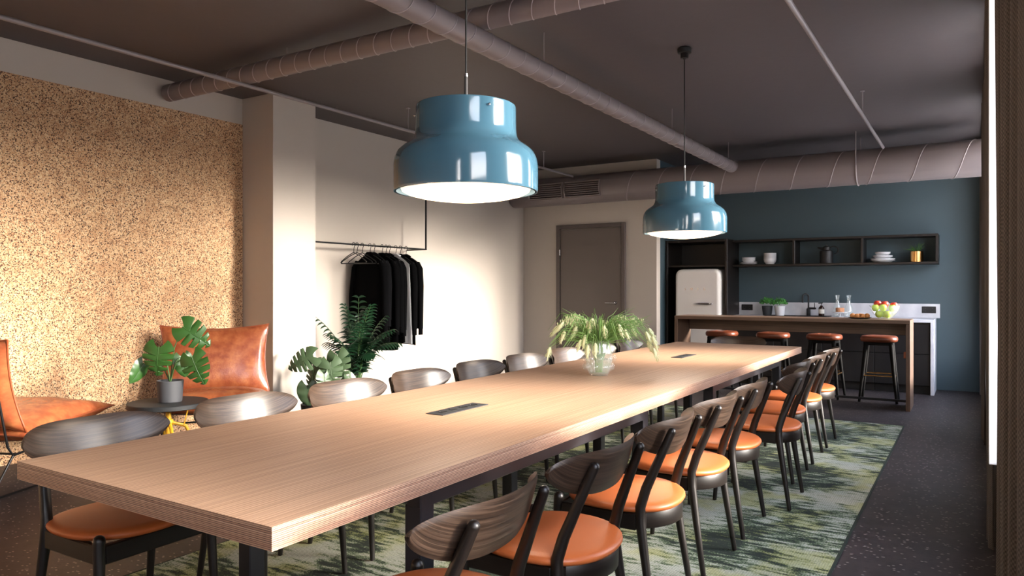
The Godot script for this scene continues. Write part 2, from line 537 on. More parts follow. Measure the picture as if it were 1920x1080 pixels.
func room() -> void:
	struct("floor", span(XL - 0.2, 0.6, -0.15, 0.0, ZB - 0.2, ZF + 0.2, 0.0005), M.floor, "dark brown linoleum floor with pale flecks")
	struct("ceiling", span(XL - 0.2, 0.6, CEIL, CEIL + 0.2, ZB - 0.2, ZF + 0.2, 0.0005), M.ceiling, "dark grey painted ceiling")
	var wl = struct("wall_left", span(XL - 0.2, XL, 0, CEIL, ZB - 0.2, ZF + 0.2, 0.0005), M.wall, "warm off-white plastered wall on the left")
	part("cork_panel", span(XL, XL + 0.014, 0.0, 2.838, -4.55, ZF - 0.02, 0.002), M.cork, wl, "cork cladding of pressed brown and tan granules")
	struct("wall_column", span(XL, -5.48, 0, CEIL, -5.07, -4.553, 0.002), M.wall, "square plastered column beside the cork cladding")
	struct("wall_back", span(XL, -3.745, 0, CEIL, -9.868, -9.73, 0.002), M.wall, "plastered wall with the brown door")
	struct("wall_kitchen_side", span(-3.9, -3.7455, 0, CEIL, ZB, -9.868, 0.0005), M.teal, "teal return wall beside the fridge niche")
	struct("wall_kitchen", span(-3.9, 0.6, 0, CEIL, ZB - 0.2, ZB, 0.0005), M.teal, "dark teal kitchen wall")
	struct("wall_front", span(XL, 0.6, 0, CEIL, ZF, ZF + 0.2, 0.0005), M.wall, "plastered wall behind the viewer")
	# outside: pale terrace along the windows and a low dark building across the street that hides the horizon
	struct("floor_terrace", span(0.62, 5.5, -0.15, -0.02, ZB - 3.0, ZF + 3.0, 0.002), M.paving, "pale paved terrace outside the windows")
	struct("wall_opposite", span(20.0, 24.0, -0.5, 4.1, -50.0, 40.0, 0.002), M.brick_far, "low dark building across the street")
	# window wall: sill, head and piers in one wall with openings
	var m = MB.new()
	var x0 = 0.135
	var x1 = 0.42
	m.box(Vector3((x0 + x1) / 2, 0.22, (ZB + ZF) / 2), Vector3(x1 - x0, 0.44, ZF - ZB), 0.001)
	m.box(Vector3((x0 + x1) / 2, (2.95 + CEIL) / 2, (ZB + ZF) / 2), Vector3(x1 - x0, CEIL - 2.95, ZF - ZB), 0.001)
	var edges = [ZF]
	for w in WIN: edges.append_array([w[1], w[0]])
	edges.append(ZB)
	for k in range(0, edges.size(), 2):
		m.box(Vector3((x0 + x1) / 2, 1.695, (edges[k] + edges[k + 1]) / 2), Vector3(x1 - x0, 2.51, edges[k] - edges[k + 1]), 0.001)
	struct("wall_right", m, M.white_wall, "white window wall behind the curtains")
	for k in WIN.size():
		var z0 = WIN[k][0]
		var z1 = WIN[k][1]
		var w := Node3D.new()
		w.name = "window_%d" % (k + 1)
		add_child(w)
		metas(w, "tall white framed window in the curtained wall", "", "", "structure")
		var f = MB.new()
		for z in [z0 + 0.02, z1 - 0.02]: f.box(Vector3(0.36, 1.695, z), Vector3(0.05, 2.51, 0.04))
		for y in [0.46, 2.93]: f.box(Vector3(0.36, y, (z0 + z1) / 2), Vector3(0.05, 0.04, z1 - z0 - 0.08))
		part("window_frame", f, M.frame_white, w)
		part("window_sill", span(0.11, 0.40, 0.44, 0.462, z0 + 0.002, z1 - 0.002), M.frame_white, w)
		part("pane", span(0.357, 0.363, 0.48, 2.91, z0 + 0.04, z1 - 0.04, 0.0), M.pane, w)
	struct("trim_1", span(0.060, 0.134, 0.44, 3.02, -4.19, -4.16, 0.003), M.frame_white, "slim white window lining between the curtains")
	# door
	var zd = -9.73
	var d := Node3D.new()
	d.name = "door_1"
	add_child(d)
	metas(d, "plain dark brown door in the plastered wall", "", "", "structure")
	d.position = Vector3(-4.763, 0, zd)
	var fr = MB.new()
	for s in [-1, 1]: fr.box(Vector3(s * 0.528, 1.11, 0.02), Vector3(0.06, 2.22, 0.045))
	fr.box(Vector3(0, 2.19, 0.02), Vector3(0.996, 0.06, 0.045))
	part("door_frame", fr, M.door_frame, d)
	part("door_leaf", bx(Vector3(0, 1.078, 0.010), Vector3(0.986, 2.15, 0.03), 0.004), M.door, d)
	var h = MB.new()
	h.tube([Vector3(0.40, 1.065, 0.024), Vector3(0.40, 1.065, 0.075)], 0.012, 12)
	h.lathe([Vector2(0, 0), Vector2(0.026, 0), Vector2(0.026, 0.008), Vector2(0, 0.008)], 20)
	h.tube([Vector3(0.405, 1.065, 0.075), Vector3(0.28, 1.065, 0.075)], 0.0105, 12, true)
	part("door_handle", door_handle(), M.chrome, d, "chrome lever handle")
	part("hinge", bx(Vector3(-0.496, 1.81, 0.045), Vector3(0.016, 0.09, 0.016), 0.004), M.chrome, d)
	# curtains over the piers
	var spans = [[-2.92, -1.62, 0.0], [-5.62, -4.24, 1.3], [-8.3, -7.02, 2.2], [-10.62, -10.22, 0.7], [-0.3, 1.15, 0.4], [2.45, 3.5, 0.9]]
	var labels = ["brown woven curtain at the right picture edge, nearest the viewer", "brown woven curtain just left of the bright strip", "brown woven curtain hanging farthest down the window wall in view", "brown woven curtain in the kitchen corner", "brown woven curtain beside the viewer", "brown woven curtain behind the viewer"]
	for k in spans.size():
		var c = thing("curtain", labels[k], "curtain", Vector3(0.09, 0, (spans[k][0] + spans[k][1]) / 2), 0, "curtains along the window wall")
		part("fabric", curtain(spans[k][1] - spans[k][0], spans[k][2]), M.curtain, c)
		part("hem_band", bx(Vector3(0, 3.03, 0), Vector3(0.03, 0.05, spans[k][1] - spans[k][0] - 0.04), 0.004), M.curtain, c)
	single("curtain_rail", bx(Vector3.ZERO, Vector3(0.04, 0.028, 14.1), 0.003), M.black_matte, "dark curtain rail under the ceiling along the window wall", "curtain rail", Vector3(0.09, 3.071, -3.55))

func door_handle() -> MB:
	var h = MB.new()
	h.tube([Vector3(0.40, 1.065, 0.024), Vector3(0.40, 1.065, 0.032)], 0.026, 20)
	h.tube([Vector3(0.40, 1.065, 0.03), Vector3(0.40, 1.065, 0.078)], 0.011, 12)
	h.tube([Vector3(0.41, 1.065, 0.075), Vector3(0.27, 1.065, 0.075)], 0.0115, 12, true)
	return h

func curtain(w: float, ph: float) -> MB:
	var m = MB.new()
	var nz = int(w / 0.016)
	var ys = [0.012, 0.5, 1.1, 1.8, 2.5, 3.02]
	for side in [0, 1]:
		var rr = []
		for y in ys:
			var q := PackedVector3Array()
			for k in nz + 1:
				var z = -w / 2 + w * k / nz
				var f = z * 42.0 + ph + 0.5 * sin(z * 9.0 + ph)
				var amp = 0.028 * (0.75 + 0.25 * sin(z * 7.0 + ph * 3.0)) * (1.0 + 0.06 * sin(y * 2.0 + z * 5.0))
				var x = amp * sin(f) + 0.006 * sin(f * 2.1 + y)
				q.push_back(Vector3(x + (0.003 if side else -0.003), y, z))
			rr.append(q)
		m.rows(rr, false, side == 0)
	return m

# ---------------------------------------------------------------- ducts and pipes
func duct_x(a: Vector3, length: float, r: float, pitch: float, axis: Vector3) -> Array:
	var side = axis.cross(Vector3.UP).normalized()
	var up = Vector3.UP
	var m = MB.new()
	var rr = []
	for e in [[-0.0, 0.02], [0.0, 0.9], [0.012, 1.0], [length - 0.012, 1.0], [length, 0.9], [length, 0.02]]:
		var q := PackedVector3Array()
		for s in 40:
			var g = TAU * s / 40
			q.push_back(a + axis * e[0] + (up * cos(g) + side * sin(g)) * r * e[1])
		rr.append(q)
	m.rows([rr[0], rr[1]], true)
	m.rows([rr[1], rr[2]], true)
	m.rows([rr[2], rr[3]], true)
	m.rows([rr[3], rr[4]], true)
	m.rows([rr[4], rr[5]], true)
	var h = MB.new()
	var turns = length / pitch
	var steps = int(turns * 28)
	var pts = []
	for s in steps + 1:
		var g = TAU * turns * s / steps
		pts.append(a + axis * (length * s / steps) + (up * cos(g) - side * sin(g)) * (r + 0.0005))
	h.tube(pts, 0.0024 + r * 0.018, 6)
	return [m, h]

# round duct along +X with openings cut out of its lower front for the grilles
func slotted_tube(length: float, r: float, holes: Array) -> MB:
	var m = MB.new()
	var P = func(x, k, rr):
		var g = TAU * k / 40.0
		return Vector3(x, cos(g) * rr, sin(g) * rr)
	for layer in [r, r - 0.004]:
		var inner = layer < r
		var cuts = [[0.0, length, 14, 47]]
		var x = 0.0
		for h in holes:
			cuts.append([x, h[0], 7, 14])
			x = h[1]
		cuts.append([x, length, 7, 14])
		for c in cuts:
			var rr = []
			for xx in [c[0], c[1]]:
				var q := PackedVector3Array()
				for k in range(c[2], c[3] + 1): q.push_back(P.call(xx, k, layer))
				rr.append(q)
			m.rows(rr, false, inner)
	for x in [0.0, length]:
		var q := PackedVector3Array()
		var z := PackedVector3Array()
		for k in 40:
			q.push_back(P.call(x, k, r))
			z.push_back(P.call(x, k, 0.0005))
		m.rows([q, z], true, x == 0.0)
	return m

func services() -> void:
	var o = thing("ventilation_duct", "slim grey spiral duct running down the room above the table", "duct", Vector3(-2.57, 2.80, -1.9), 0, "ceiling ducts")
	var a = duct_x(Vector3.ZERO, 7.56, 0.0694, 0.19, Vector3(0, 0, -1))
	part("tube", a[0], M.duct, o)
	part("spiral_seam", a[1], M.duct_seam, o)
	for z in [-0.3, -2.6, -5.2, -7.2]:
		var br = MB.new()
		br.tube([Vector3(0, 0.05, z), Vector3(0, CEIL - 2.80, z)], 0.004, 6)
		part("hanger_rod", br, M.pipe, o)
	o = thing("ventilation_duct", "grey spiral duct crossing the ceiling from the cork wall to the window", "duct", Vector3(-5.86, 2.951, -3.75), 0, "ceiling ducts")
	a = duct_x(Vector3.ZERO, 5.8, 0.0715, 0.155, Vector3(1, 0, 0))
	part("tube", a[0], M.duct, o)
	part("spiral_seam", a[1], M.duct_seam, o)
	for x in [1.5, 3.6, 5.4]:
		var br = MB.new()
		br.tube([Vector3(x, 0.06, 0), Vector3(x, CEIL - 2.951, 0)], 0.004, 6)
		part("hanger_rod", br, M.pipe, o)
	# wide kitchen duct
	var r = 0.2035
	o = thing("ventilation_duct", "wide grey round duct above the door and the kitchen with a slatted grille", "duct", Vector3(-5.9, 2.694, -9.45), 0, "ceiling ducts")
	a = duct_x(Vector3(1.62, 0, 0), 5.99 - 1.62, r, 0.43, Vector3(1, 0, 0))
	part("tube", slotted_tube(5.99, r, [[0.36, 0.91], [0.95, 1.50]]), M.duct, o)
	part("spiral_seam", a[1], M.duct_seam, o)
	# grille, two fields of slats on the lower front of the tube
	for fld in 2:
		var xa = 0.36 + fld * 0.59
		var xb = xa + 0.55
		var gr = MB.new()
		var P = func(x, g, rr): return Vector3(x, sin(g) * rr, cos(g) * rr)
		var g0 = deg_to_rad(-36)
		var g1 = deg_to_rad(27)
		for x in [xa, xb]:
			var pts = []
			for k in 13: pts.append(P.call(x, lerpf(g0, g1, k / 12.0), r + 0.006))
			gr.tube(pts, 0.010, 6)
		for g in [g0, g1]: gr.tube([P.call(xa, g, r + 0.006), P.call(xb, g, r + 0.006)], 0.008, 6)
		part("grille_frame", gr, M.duct, o)
		for k in 8:
			var g = lerpf(g0, g1, (k + 0.5) / 8.0)
			var sl = MB.new()
			sl.X = Transform3D(Basis(Vector3.RIGHT, -g), P.call((xa + xb) / 2, g, r + 0.008))
			sl.box(Vector3.ZERO, Vector3(xb - xa - 0.01, 0.011, 0.006), 0.0015)
			part("slat", sl, M.duct, o)
	# strap with two rods
	var st = MB.new()
	var pts = []
	for k in 17:
		var g = PI * k / 16.0
		pts.append(Vector3(4.75, -sin(g) * (r + 0.006), cos(g) * (r + 0.006)))
	st.tube(pts, 0.009, 6)
	part("strap", st, M.duct_seam, o)
	for s in [-1, 1]:
		var rd = MB.new()
		rd.tube([Vector3(4.75, -0.01, s * (r + 0.006)), Vector3(4.75, CEIL - 2.694, s * (r + 0.006))], 0.006, 8)
		part("hanger_rod", rd, M.pipe, o)
	# conduits
	o = thing("conduit_pipe", "thin straight conduit under the ceiling on the window side", "pipe", Vector3(-0.862, 2.86, 0), 0, "thin ceiling conduits")
	var c = MB.new()
	c.tube([Vector3(0, 0, 3.4), Vector3(0, 0, -9.19)], 0.016, 10, true)
	part("tube", c, M.pipe, o)
	for z in [2.4, -0.4, -2.5, -7.38, -4.3]:
		var b = MB.new()
		b.tube([Vector3(0, 0, z), Vector3(0, CEIL - 2.86, z)], 0.006, 6)
		b.box(Vector3(0, CEIL - 2.86 - 0.004, z), Vector3(0.035, 0.008, 0.035), 0.001)
		part("bracket", b, M.pipe, o)
	o = thing("conduit_pipe", "thin straight conduit under the ceiling along the cork wall", "pipe", Vector3(-4.80, 2.86, 0), 0, "thin ceiling conduits")
	c = MB.new()
	c.tube([Vector3(0, 0, 3.4), Vector3(0, 0, -9.23)], 0.016, 10, true)
	part("tube", c, M.pipe, o)
	for z in [2.4, -0.4, -5.66, -8.4]:
		var b = MB.new()
		b.tube([Vector3(0, 0, z), Vector3(0, CEIL - 2.86, z)], 0.006, 6)
		b.box(Vector3(0, CEIL - 2.86 - 0.004, z), Vector3(0.035, 0.008, 0.035), 0.001)
		part("bracket", b, M.pipe, o)

# ---------------------------------------------------------------- long table and rug
const TX0 := -2.50
const TX1 := -1.328
const TZ0 := -7.05
const TZ1 := -1.10
const TY := 0.745
func dining() -> void:
	# rug
	var rg = thing("rug", "worn green and pale grey woven rug under the long table", "rug", Vector3(-1.86, 0, -4.5))
	var m = MB.new()
	var nx = 14
	var nz = 34
	var rr = []
	for a in nz + 1:
		var q := PackedVector3Array()
		for b in nx + 1: q.push_back(Vector3(lerpf(-1.31, 1.31, float(b) / nx), 0.009 + 0.0012 * sin(a * 1.7 + b), lerpf(3.13, -3.13, float(a) / nz)))
		rr.append(q)
	m.rows(rr)
	# even UV over the whole rug
	for k in m.t.size(): m.t[k] = Vector2(m.v[k].x / 2.9 + 0.5, m.v[k].z / 2.9 * 0.93 + 0.5)
	part("pile", m, M.rug, rg)
	m = MB.new()
	for s in [-1, 1]:
		m.box(Vector3(s * 1.315, 0.005, 0), Vector3(0.014, 0.010, 6.30), 0.003)
		m.box(Vector3(0, 0.005, s * 3.143), Vector3(2.616, 0.010, 0.014), 0.003)
	part("bound_edge", m, M.rug_edge, rg, "dark stitched edge")
	# table
	var t = thing("conference_table", "long striped light wood table on dark steel frames", "table", Vector3((TX0 + TX1) / 2, 0, (TZ0 + TZ1) / 2))
	var w = TX1 - TX0
	var l = TZ1 - TZ0
	m = MB.new()
	var y1 = TY
	var y0 = TY - 0.055
	var hx = w / 2
	var hz = l / 2
	m.quad(Vector3(-hx, y1 - 0.0012, hz), Vector3(-hx, y1 - 0.0012, -hz), Vector3(-hx, y0, -hz), Vector3(-hx, y0, hz), l, 0.055)
	m.quad(Vector3(hx, y1 - 0.0012, -hz), Vector3(hx, y1 - 0.0012, hz), Vector3(hx, y0, hz), Vector3(hx, y0, -hz), l, 0.055)
	m.quad(Vector3(hx, y1 - 0.0012, hz), Vector3(-hx, y1 - 0.0012, hz), Vector3(-hx, y0, hz), Vector3(hx, y0, hz), w, 0.055)
	m.quad(Vector3(-hx, y1 - 0.0012, -hz), Vector3(hx, y1 - 0.0012, -hz), Vector3(hx, y0, -hz), Vector3(-hx, y0, -hz), w, 0.055)
	m.quad(Vector3(-hx, y0, -hz), Vector3(hx, y0, -hz), Vector3(hx, y0, hz), Vector3(-hx, y0, hz), w, l)
	part("table_edge", m, M.table, t, "layered plywood edge with dark lines")
	m = MB.new()
	m.quad(Vector3(hx, y1, hz), Vector3(hx, y1, -hz), Vector3(-hx, y1, -hz), Vector3(-hx, y1, hz), l, w)
	for e in [[Vector3(-hx, y1, hz), Vector3(hx, y1, hz)], [Vector3(hx, y1, hz), Vector3(hx, y1, -hz)], [Vector3(hx, y1, -hz), Vector3(-hx, y1, -hz)], [Vector3(-hx, y1, -hz), Vector3(-hx, y1, hz)]]:
		var dn = Vector3(0, -0.0012, 0)
		m.quad(e[0], e[0] + dn, e[1] + dn, e[1], 0.001, e[0].distance_to(e[1]))
	part("table_top", m, M.table_top, t)
	for f in [[-1.795, -3.70, []], [-4.845, -6.885, [-6.135]]]:
		var fr = MB.new()
		var za = f[0] + 4.075
		var zb = f[1] + 4.075
		for s in [-1, 1]: fr.box(Vector3(s * 0.414, 0.636, (za + zb) / 2), Vector3(0.06, 0.107, za - zb), 0.004)
		for z in [za - 0.035, zb + 0.035]: fr.box(Vector3(0, 0.64, z), Vector3(0.77, 0.098, 0.06), 0.004)
		var fo = part("steel_frame", fr, M.steel_dark, t)
		for z in [za - 0.035, zb + 0.035]:
			for s in [-1, 1]:
				part("leg", bx(Vector3(s * 0.41, 0.301, z), Vector3(0.068, 0.58, 0.068), 0.004), M.steel_dark, fo)
		for z in f[2]:
			for s in [-1, 1]: part("leg", bx(Vector3(s * 0.41, 0.301, z + 4.075), Vector3(0.05, 0.58, 0.05), 0.004), M.steel_dark, fo)
	# flush power boxes
	for k in 2:
		var z = [-2.61, -5.585][k]
		var p = thing("power_outlet_box", ["flush black outlet strip in the tabletop, nearer one below the front lamp", "flush black outlet strip in the tabletop, farther one past the vase"][k], "power outlet", Vector3(-1.925, TY, z), 0, "outlet strips in the table")
		part("plate", bx(Vector3(0, 0.0018, 0), Vector3(0.09, 0.0036, 0.34), 0.001), M.slate, p)
		for j in 4:
			var s = MB.new()
			s.lathe([Vector2(0, 0), Vector2(0.021, 0), Vector2(0.021, 0.0012), Vector2(0.0185, 0.0012), Vector2(0.0175, 0.0003), Vector2(0, 0.0003)], 20)
			var so = part("socket", s, M.black, p)
			so.position = Vector3(0, 0.0036, -0.112 + j * 0.075)
			part("pin", bx(Vector3(-0.016, 0.001, 0), Vector3(0.006, 0.002, 0.006), 0.0005), M.chrome, so)

# ---------------------------------------------------------------- dining chairs (front is -X, back is +X)
func make_chair() -> Node3D:
	var c = thing("dining_chair", "", "chair", Vector3.ZERO, 0, "dining chairs around the long table")
	for s in [-1, 1]:
		var m = MB.new()
		m.tube([Vector3(0.2125, 0.004, s * 0.218), Vector3(0.185, 0.18, s * 0.210), Vector3(0.152, 0.40, s * 0.2), Vector3(0.150, 0.46, s * 0.197), Vector3(0.170, 0.53, s * 0.191), Vector3(0.215, 0.64, s * 0.178), Vector3(0.258, 0.742, s * 0.165)], [0.0115, 0.0145, 0.019, 0.0195, 0.019, 0.0165, 0.0145], 12)
		m.tube([Vector3(0.258, 0.742, s * 0.165), Vector3(0.2595, 0.7455, s * 0.1648)], 0.0145, 12, true)
		part("rear_leg", m, M.ash_dark, c)
		m = MB.new()
		m.tube([Vector3(-0.2125, 0.004, s * 0.218), Vector3(-0.198, 0.22, s * 0.212), Vector3(-0.185, 0.452, s * 0.205)], [0.0115, 0.0155, 0.0195], 12)
		m.tube([Vector3(-0.185, 0.45, s * 0.205), Vector3(-0.1848, 0.454, s * 0.205)], 0.0195, 12, true)
		part("front_leg", m, M.ash_dark, c)
	var f = MB.new()
	for s in [-1, 1]: f.box(Vector3(-0.018, 0.405, s * 0.2), Vector3(0.31, 0.062, 0.024), 0.004)
	f.box(Vector3(-0.183, 0.405, 0), Vector3(0.024, 0.062, 0.38), 0.004)
	f.box(Vector3(0.15, 0.405, 0), Vector3(0.024, 0.062, 0.37), 0.004)
	# bowed rail behind the seat
	var rr = []
	for k in 13:
		var g = lerpf(-1.12, 1.12, k / 12.0)
		var q := PackedVector3Array()
		for e in [[0.0, 0.374], [0.018, 0.374], [0.018, 0.436], [0.0, 0.436]]:
			q.push_back(Vector3(0.062 + cos(g) * (0.155 + e[0]), e[1], sin(g) * (0.185 + e[0] * 0.9)))
		rr.append(q)
	f.rows(rr, true)
	part("seat_frame", f, M.ash_dark, c)
	# seat pad: rounded, slightly domed
	var st = MB.new()
	var prof = [[0.02, 0.0], [0.9, 0.0], [0.975, 0.004], [1.0, 0.014], [0.992, 0.022], [0.955, 0.03], [0.85, 0.036], [0.5, 0.042], [0.02, 0.044]]
	rr = []
	for p in prof:
		var q := PackedVector3Array()
		for k in 48:
			var g = TAU * k / 48
			var cx = cos(g)
			var sz = sin(g)
			var e = pow(pow(absf(cx), 2.35) + pow(absf(sz), 2.35), -1.0 / 2.35)
			q.push_back(Vector3(0.018 + cx * e * 0.222 * p[0], 0.437 + p[1] - 0.006 * cx * cx * p[0], -sz * e * 0.232 * p[0]))
		rr.append(q)
	st.rows(rr, true)
	part("seat", st, M.seat_leather, c, "orange tan leather seat pad")
	# curved backrest
	var b = MB.new()
	var outer = []
	for side in [0, 1]:
		rr = []
		for k in 33:
			var s = lerpf(-1.0, 1.0, k / 32.0)
			var ss = sin(s * PI / 2)
			var hh = 0.072 * pow(maxf(1.0 - pow(absf(ss), 3.0), 0.0), 0.5) + 0.0008
			var yc = 0.712 + 0.022 * ss * ss
			var q := PackedVector3Array()
			for j in 9:
				var v = lerpf(-1, 1, j / 8.0)
				var z = ss * 0.272
				var x = 0.246 - 0.088 * pow(absf(ss), 2.3) + v * hh * 0.30
				var th = 0.0065 * sqrt(maxf(0.0, 1.0 - v * v * v * v)) + 0.0004
				q.push_back(Vector3(x + (th if side else -th), yc + v * hh, z))
			rr.append(q)
		b.rows(rr, false, side == 1)
	part("backrest", b, M.ash, c, "curved dark wood backrest")
	return c

func chairs() -> void:
	var ord = ["nearest the camera", "second from the camera", "third from the camera", "fourth from the camera", "fifth from the camera", "sixth from the camera", "seventh from the camera", "eighth from the camera", "farthest from the camera"]
	var zs = [-1.48, -2.12, -2.74, -3.36, -3.97, -4.585, -5.20, -5.83, -6.455]
	var proto = make_chair()
	var first = true
	for k in 9:
		var lb = "dark wood dining chair with orange seat on the window side, %s" % ord[k]
		if k == 5: lb = "dark wood dining chair on the window side, sixth from the camera, pulled out a little"
		var at = Vector3(-1.1975 + (0.09 if k == 5 else 0.0), 0.0092, zs[k])
		var tw = [0.03, -0.02, 0.02, -0.03, 0.0, 0.03, -0.02, 0.02, 0.0][k]
		if first:
			proto.position = at
			proto.rotation.y = tw
			proto.set_meta("label", lb)
			first = false
		else: copy(proto, lb, at, tw)
	var zl = [-1.49, -2.14, -2.76, -3.36, -3.97, -4.56, -5.20, -5.82, -6.45]
	for k in 9:
		copy(proto, "dark wood dining chair with shiny backrest on the wall side, %s" % ord[k], Vector3(-2.575, 0.0092, zl[k]), PI + [0.02, 0.0, -0.02, 0.02, 0.0, -0.03, 0.02, 0, 0][k])
	copy(proto, "dark wood dining chair standing alone at the far end of the table", Vector3(-1.98, 0.0092, -7.19), PI / 2)

# ---------------------------------------------------------------- pendants
func lamps() -> void:
	var at = [Vector3(-1.84, 0, -2.55), Vector3(-1.838, 0, -5.345)]
	var lb = ["large glossy blue pendant lamp with white diffuser, nearer the camera", "glossy blue pendant lamp with white diffuser, farther one before the kitchen"]
	for k in 2:
		var o = thing("pendant_lamp", lb[k], "lamp", at[k], 0, "blue pendant lamps over the table")
		var s = MB.new()
		var prof = [Vector2(0.296, 1.690), Vector2(0.3065, 1.690), Vector2(0.3085, 1.700), Vector2(0.309, 1.76), Vector2(0.3085, 1.80), Vector2(0.303, 1.832), Vector2(0.29, 1.858), Vector2(0.268, 1.878), Vector2(0.245, 1.892), Vector2(0.228, 1.908), Vector2(0.219, 1.926), Vector2(0.2155, 1.95), Vector2(0.2145, 2.00), Vector2(0.2145, 2.048), Vector2(0.2125, 2.0535), Vector2(0.208, 2.0535)]
		s.lathe(prof, 72)
		part("shade", s, M.lamp, o, "glossy blue stepped drum shade")
		var si = MB.new()
		var inner = []
		for p in prof: inner.append(Vector2(p.x - 0.004, p.y))
		inner.reverse()
		inner[0] = Vector2(0.2085, 2.0535)
		inner[inner.size() - 1] = Vector2(0.296, 1.690)
		si.lathe(inner, 72)
		part("shade_lining", si, M.lamp_inner, o)
		var d = MB.new()
		d.lathe([Vector2(0.0, 1.652), Vector2(0.06, 1.6525), Vector2(0.13, 1.658), Vector2(0.2, 1.668), Vector2(0.25, 1.680), Vector2(0.272, 1.692), Vector2(0.278, 1.706), Vector2(0.278, 1.73), Vector2(0.0, 1.73)], 64)
		part("diffuser", d, M.diffuser, o, "white opal diffuser dish")
		var f = MB.new()
		for g in 3:
			var an = TAU * g / 3.0 + 0.5
			var dv = Vector3(cos(an), 0, sin(an))
			f.tube([Vector3(0, 2.02, 0), dv * 0.209 + Vector3(0, 2.02, 0)], 0.005, 6)
		f.tube([Vector3(0, 1.735, 0), Vector3(0, 2.19, 0)], 0.008, 10)
		part("stem", f, M.stem_dark, o)
		part("collar", ring_at(0.0095, 2.19, 0.012), M.chrome, o)
		for g in 3:
			var an = TAU * g / 3.0 + 0.5
			var sc = MB.new()
			sc.tube([Vector3(cos(an) * 0.213, 2.02, sin(an) * 0.213), Vector3(cos(an) * 0.219, 2.02, sin(an) * 0.219)], 0.006, 10, true)
			part("screw", sc, M.chrome, o)
		var cd = MB.new()
		cd.tube([Vector3(0, 2.195, 0), Vector3(0, CEIL - 0.06, 0)], 0.0042, 8)
		part("cord", cd, M.cord, o)
		var cp = MB.new()
		cp.lathe([Vector2(0, CEIL - 0.09), Vector2(0.008, CEIL - 0.09), Vector2(0.012, CEIL - 0.082), Vector2(0.029, CEIL - 0.08), Vector2(0.03, CEIL - 0.045), Vector2(0.05, CEIL - 0.042), Vector2(0.052, CEIL - 0.012), Vector2(0.042, CEIL), Vector2(0, CEIL)], 24)
		part("ceiling_cup", cp, M.black, o)
		var li := OmniLight3D.new()
		li.name = "lamp_light"
		li.position = Vector3(0, 1.60, 0)
		li.light_color = Color(1.0, 0.92, 0.83)
		li.light_energy = 1.4
		li.light_size = 0.2
		li.omni_range = 16
		li.omni_attenuation = 2.0
		li.shadow_enabled = true
		o.add_child(li)
func ring_at(r, y, h) -> MB:
	var m = MB.new()
	m.lathe([Vector2(0, y - h / 2), Vector2(r, y - h / 2), Vector2(r, y + h / 2), Vector2(0, y + h / 2)], 16)
	return m


# ---------------------------------------------------------------- kitchen
func rounded_slab(w: float, h: float, d: float, rc: float, re: float) -> MB:
	# front at z = 0, body runs to z = -d, base at y = 0
	var m = MB.new()
	var ring = func(inset, z):
		var q := PackedVector3Array()
		var hw = w / 2 - inset
		var r = maxf(rc - inset, 0.004)
		for c in [[1, 1, 0.0], [-1, 1, PI / 2], [-1, 0, PI], [1, 0, PI * 1.5]]:
			for k in 7:
				var g = c[2] + PI / 2 * k / 6.0
				var cy = (h - inset - r) if c[1] == 1 else (inset + r)
				q.push_back(Vector3(c[0] * (hw - r) + cos(g) * r, cy + sin(g) * r, z))
		return q
	var rr = [ring.call(0.0, -d)]
	for k in 7:
		var g = PI / 2 * k / 6.0
		rr.append(ring.call(re * (1 - cos(g)), -re + sin(g) * re))
	m.rows(rr, true, true)
	var cap = ring.call(re, 0.0)
	var mid := PackedVector3Array()
	for p in cap: mid.push_back(Vector3(0, h / 2, 0) + (p - Vector3(0, h / 2, 0)) * 0.001)
	m.rows([cap, mid], true, true)
	return m

func stack(called, label, category, at: Vector3, prof: Array, mt, group) -> void:
	var m = MB.new()
	m.lathe(prof, 36)
	single(called, m, mt, label, category, at, 0, group)

func herb(label, at: Vector3, mt) -> void:
	var o = thing("potted_herb", label, "potted plant", at, 0, "herb pots on the counter")
	var m = MB.new()
	m.lathe([Vector2(0, 0), Vector2(0.052, 0), Vector2(0.056, 0.004), Vector2(0.072, 0.13), Vector2(0.068, 0.134), Vector2(0.064, 0.12), Vector2(0, 0.118)], 28)
	part("pot", m, mt, o)
	m = MB.new()
	for k in 300:
		var dv = Vector3(rng.randfn(), absf(rng.randfn()) * 0.8 - 0.15, rng.randfn()).normalized() * (0.05 + 0.05 * rng.randf())
		var c = Vector3(dv.x * 1.05, 0.17 + dv.y * 0.85, dv.z * 1.05)
		var bs = Basis.from_euler(Vector3(rng.randf() * TAU, rng.randf() * TAU, rng.randf() * TAU))
		m.X = Transform3D(bs, c)
		var s = 0.010 + 0.006 * rng.randf()
		m.quad(Vector3(0, 0, -s), Vector3(s * 0.7, s * 0.15, 0), Vector3(0, 0, s), Vector3(-s * 0.7, s * 0.15, 0))
	var f = part("foliage", m, M.herb, o)
	f.set_meta("kind", "stuff")

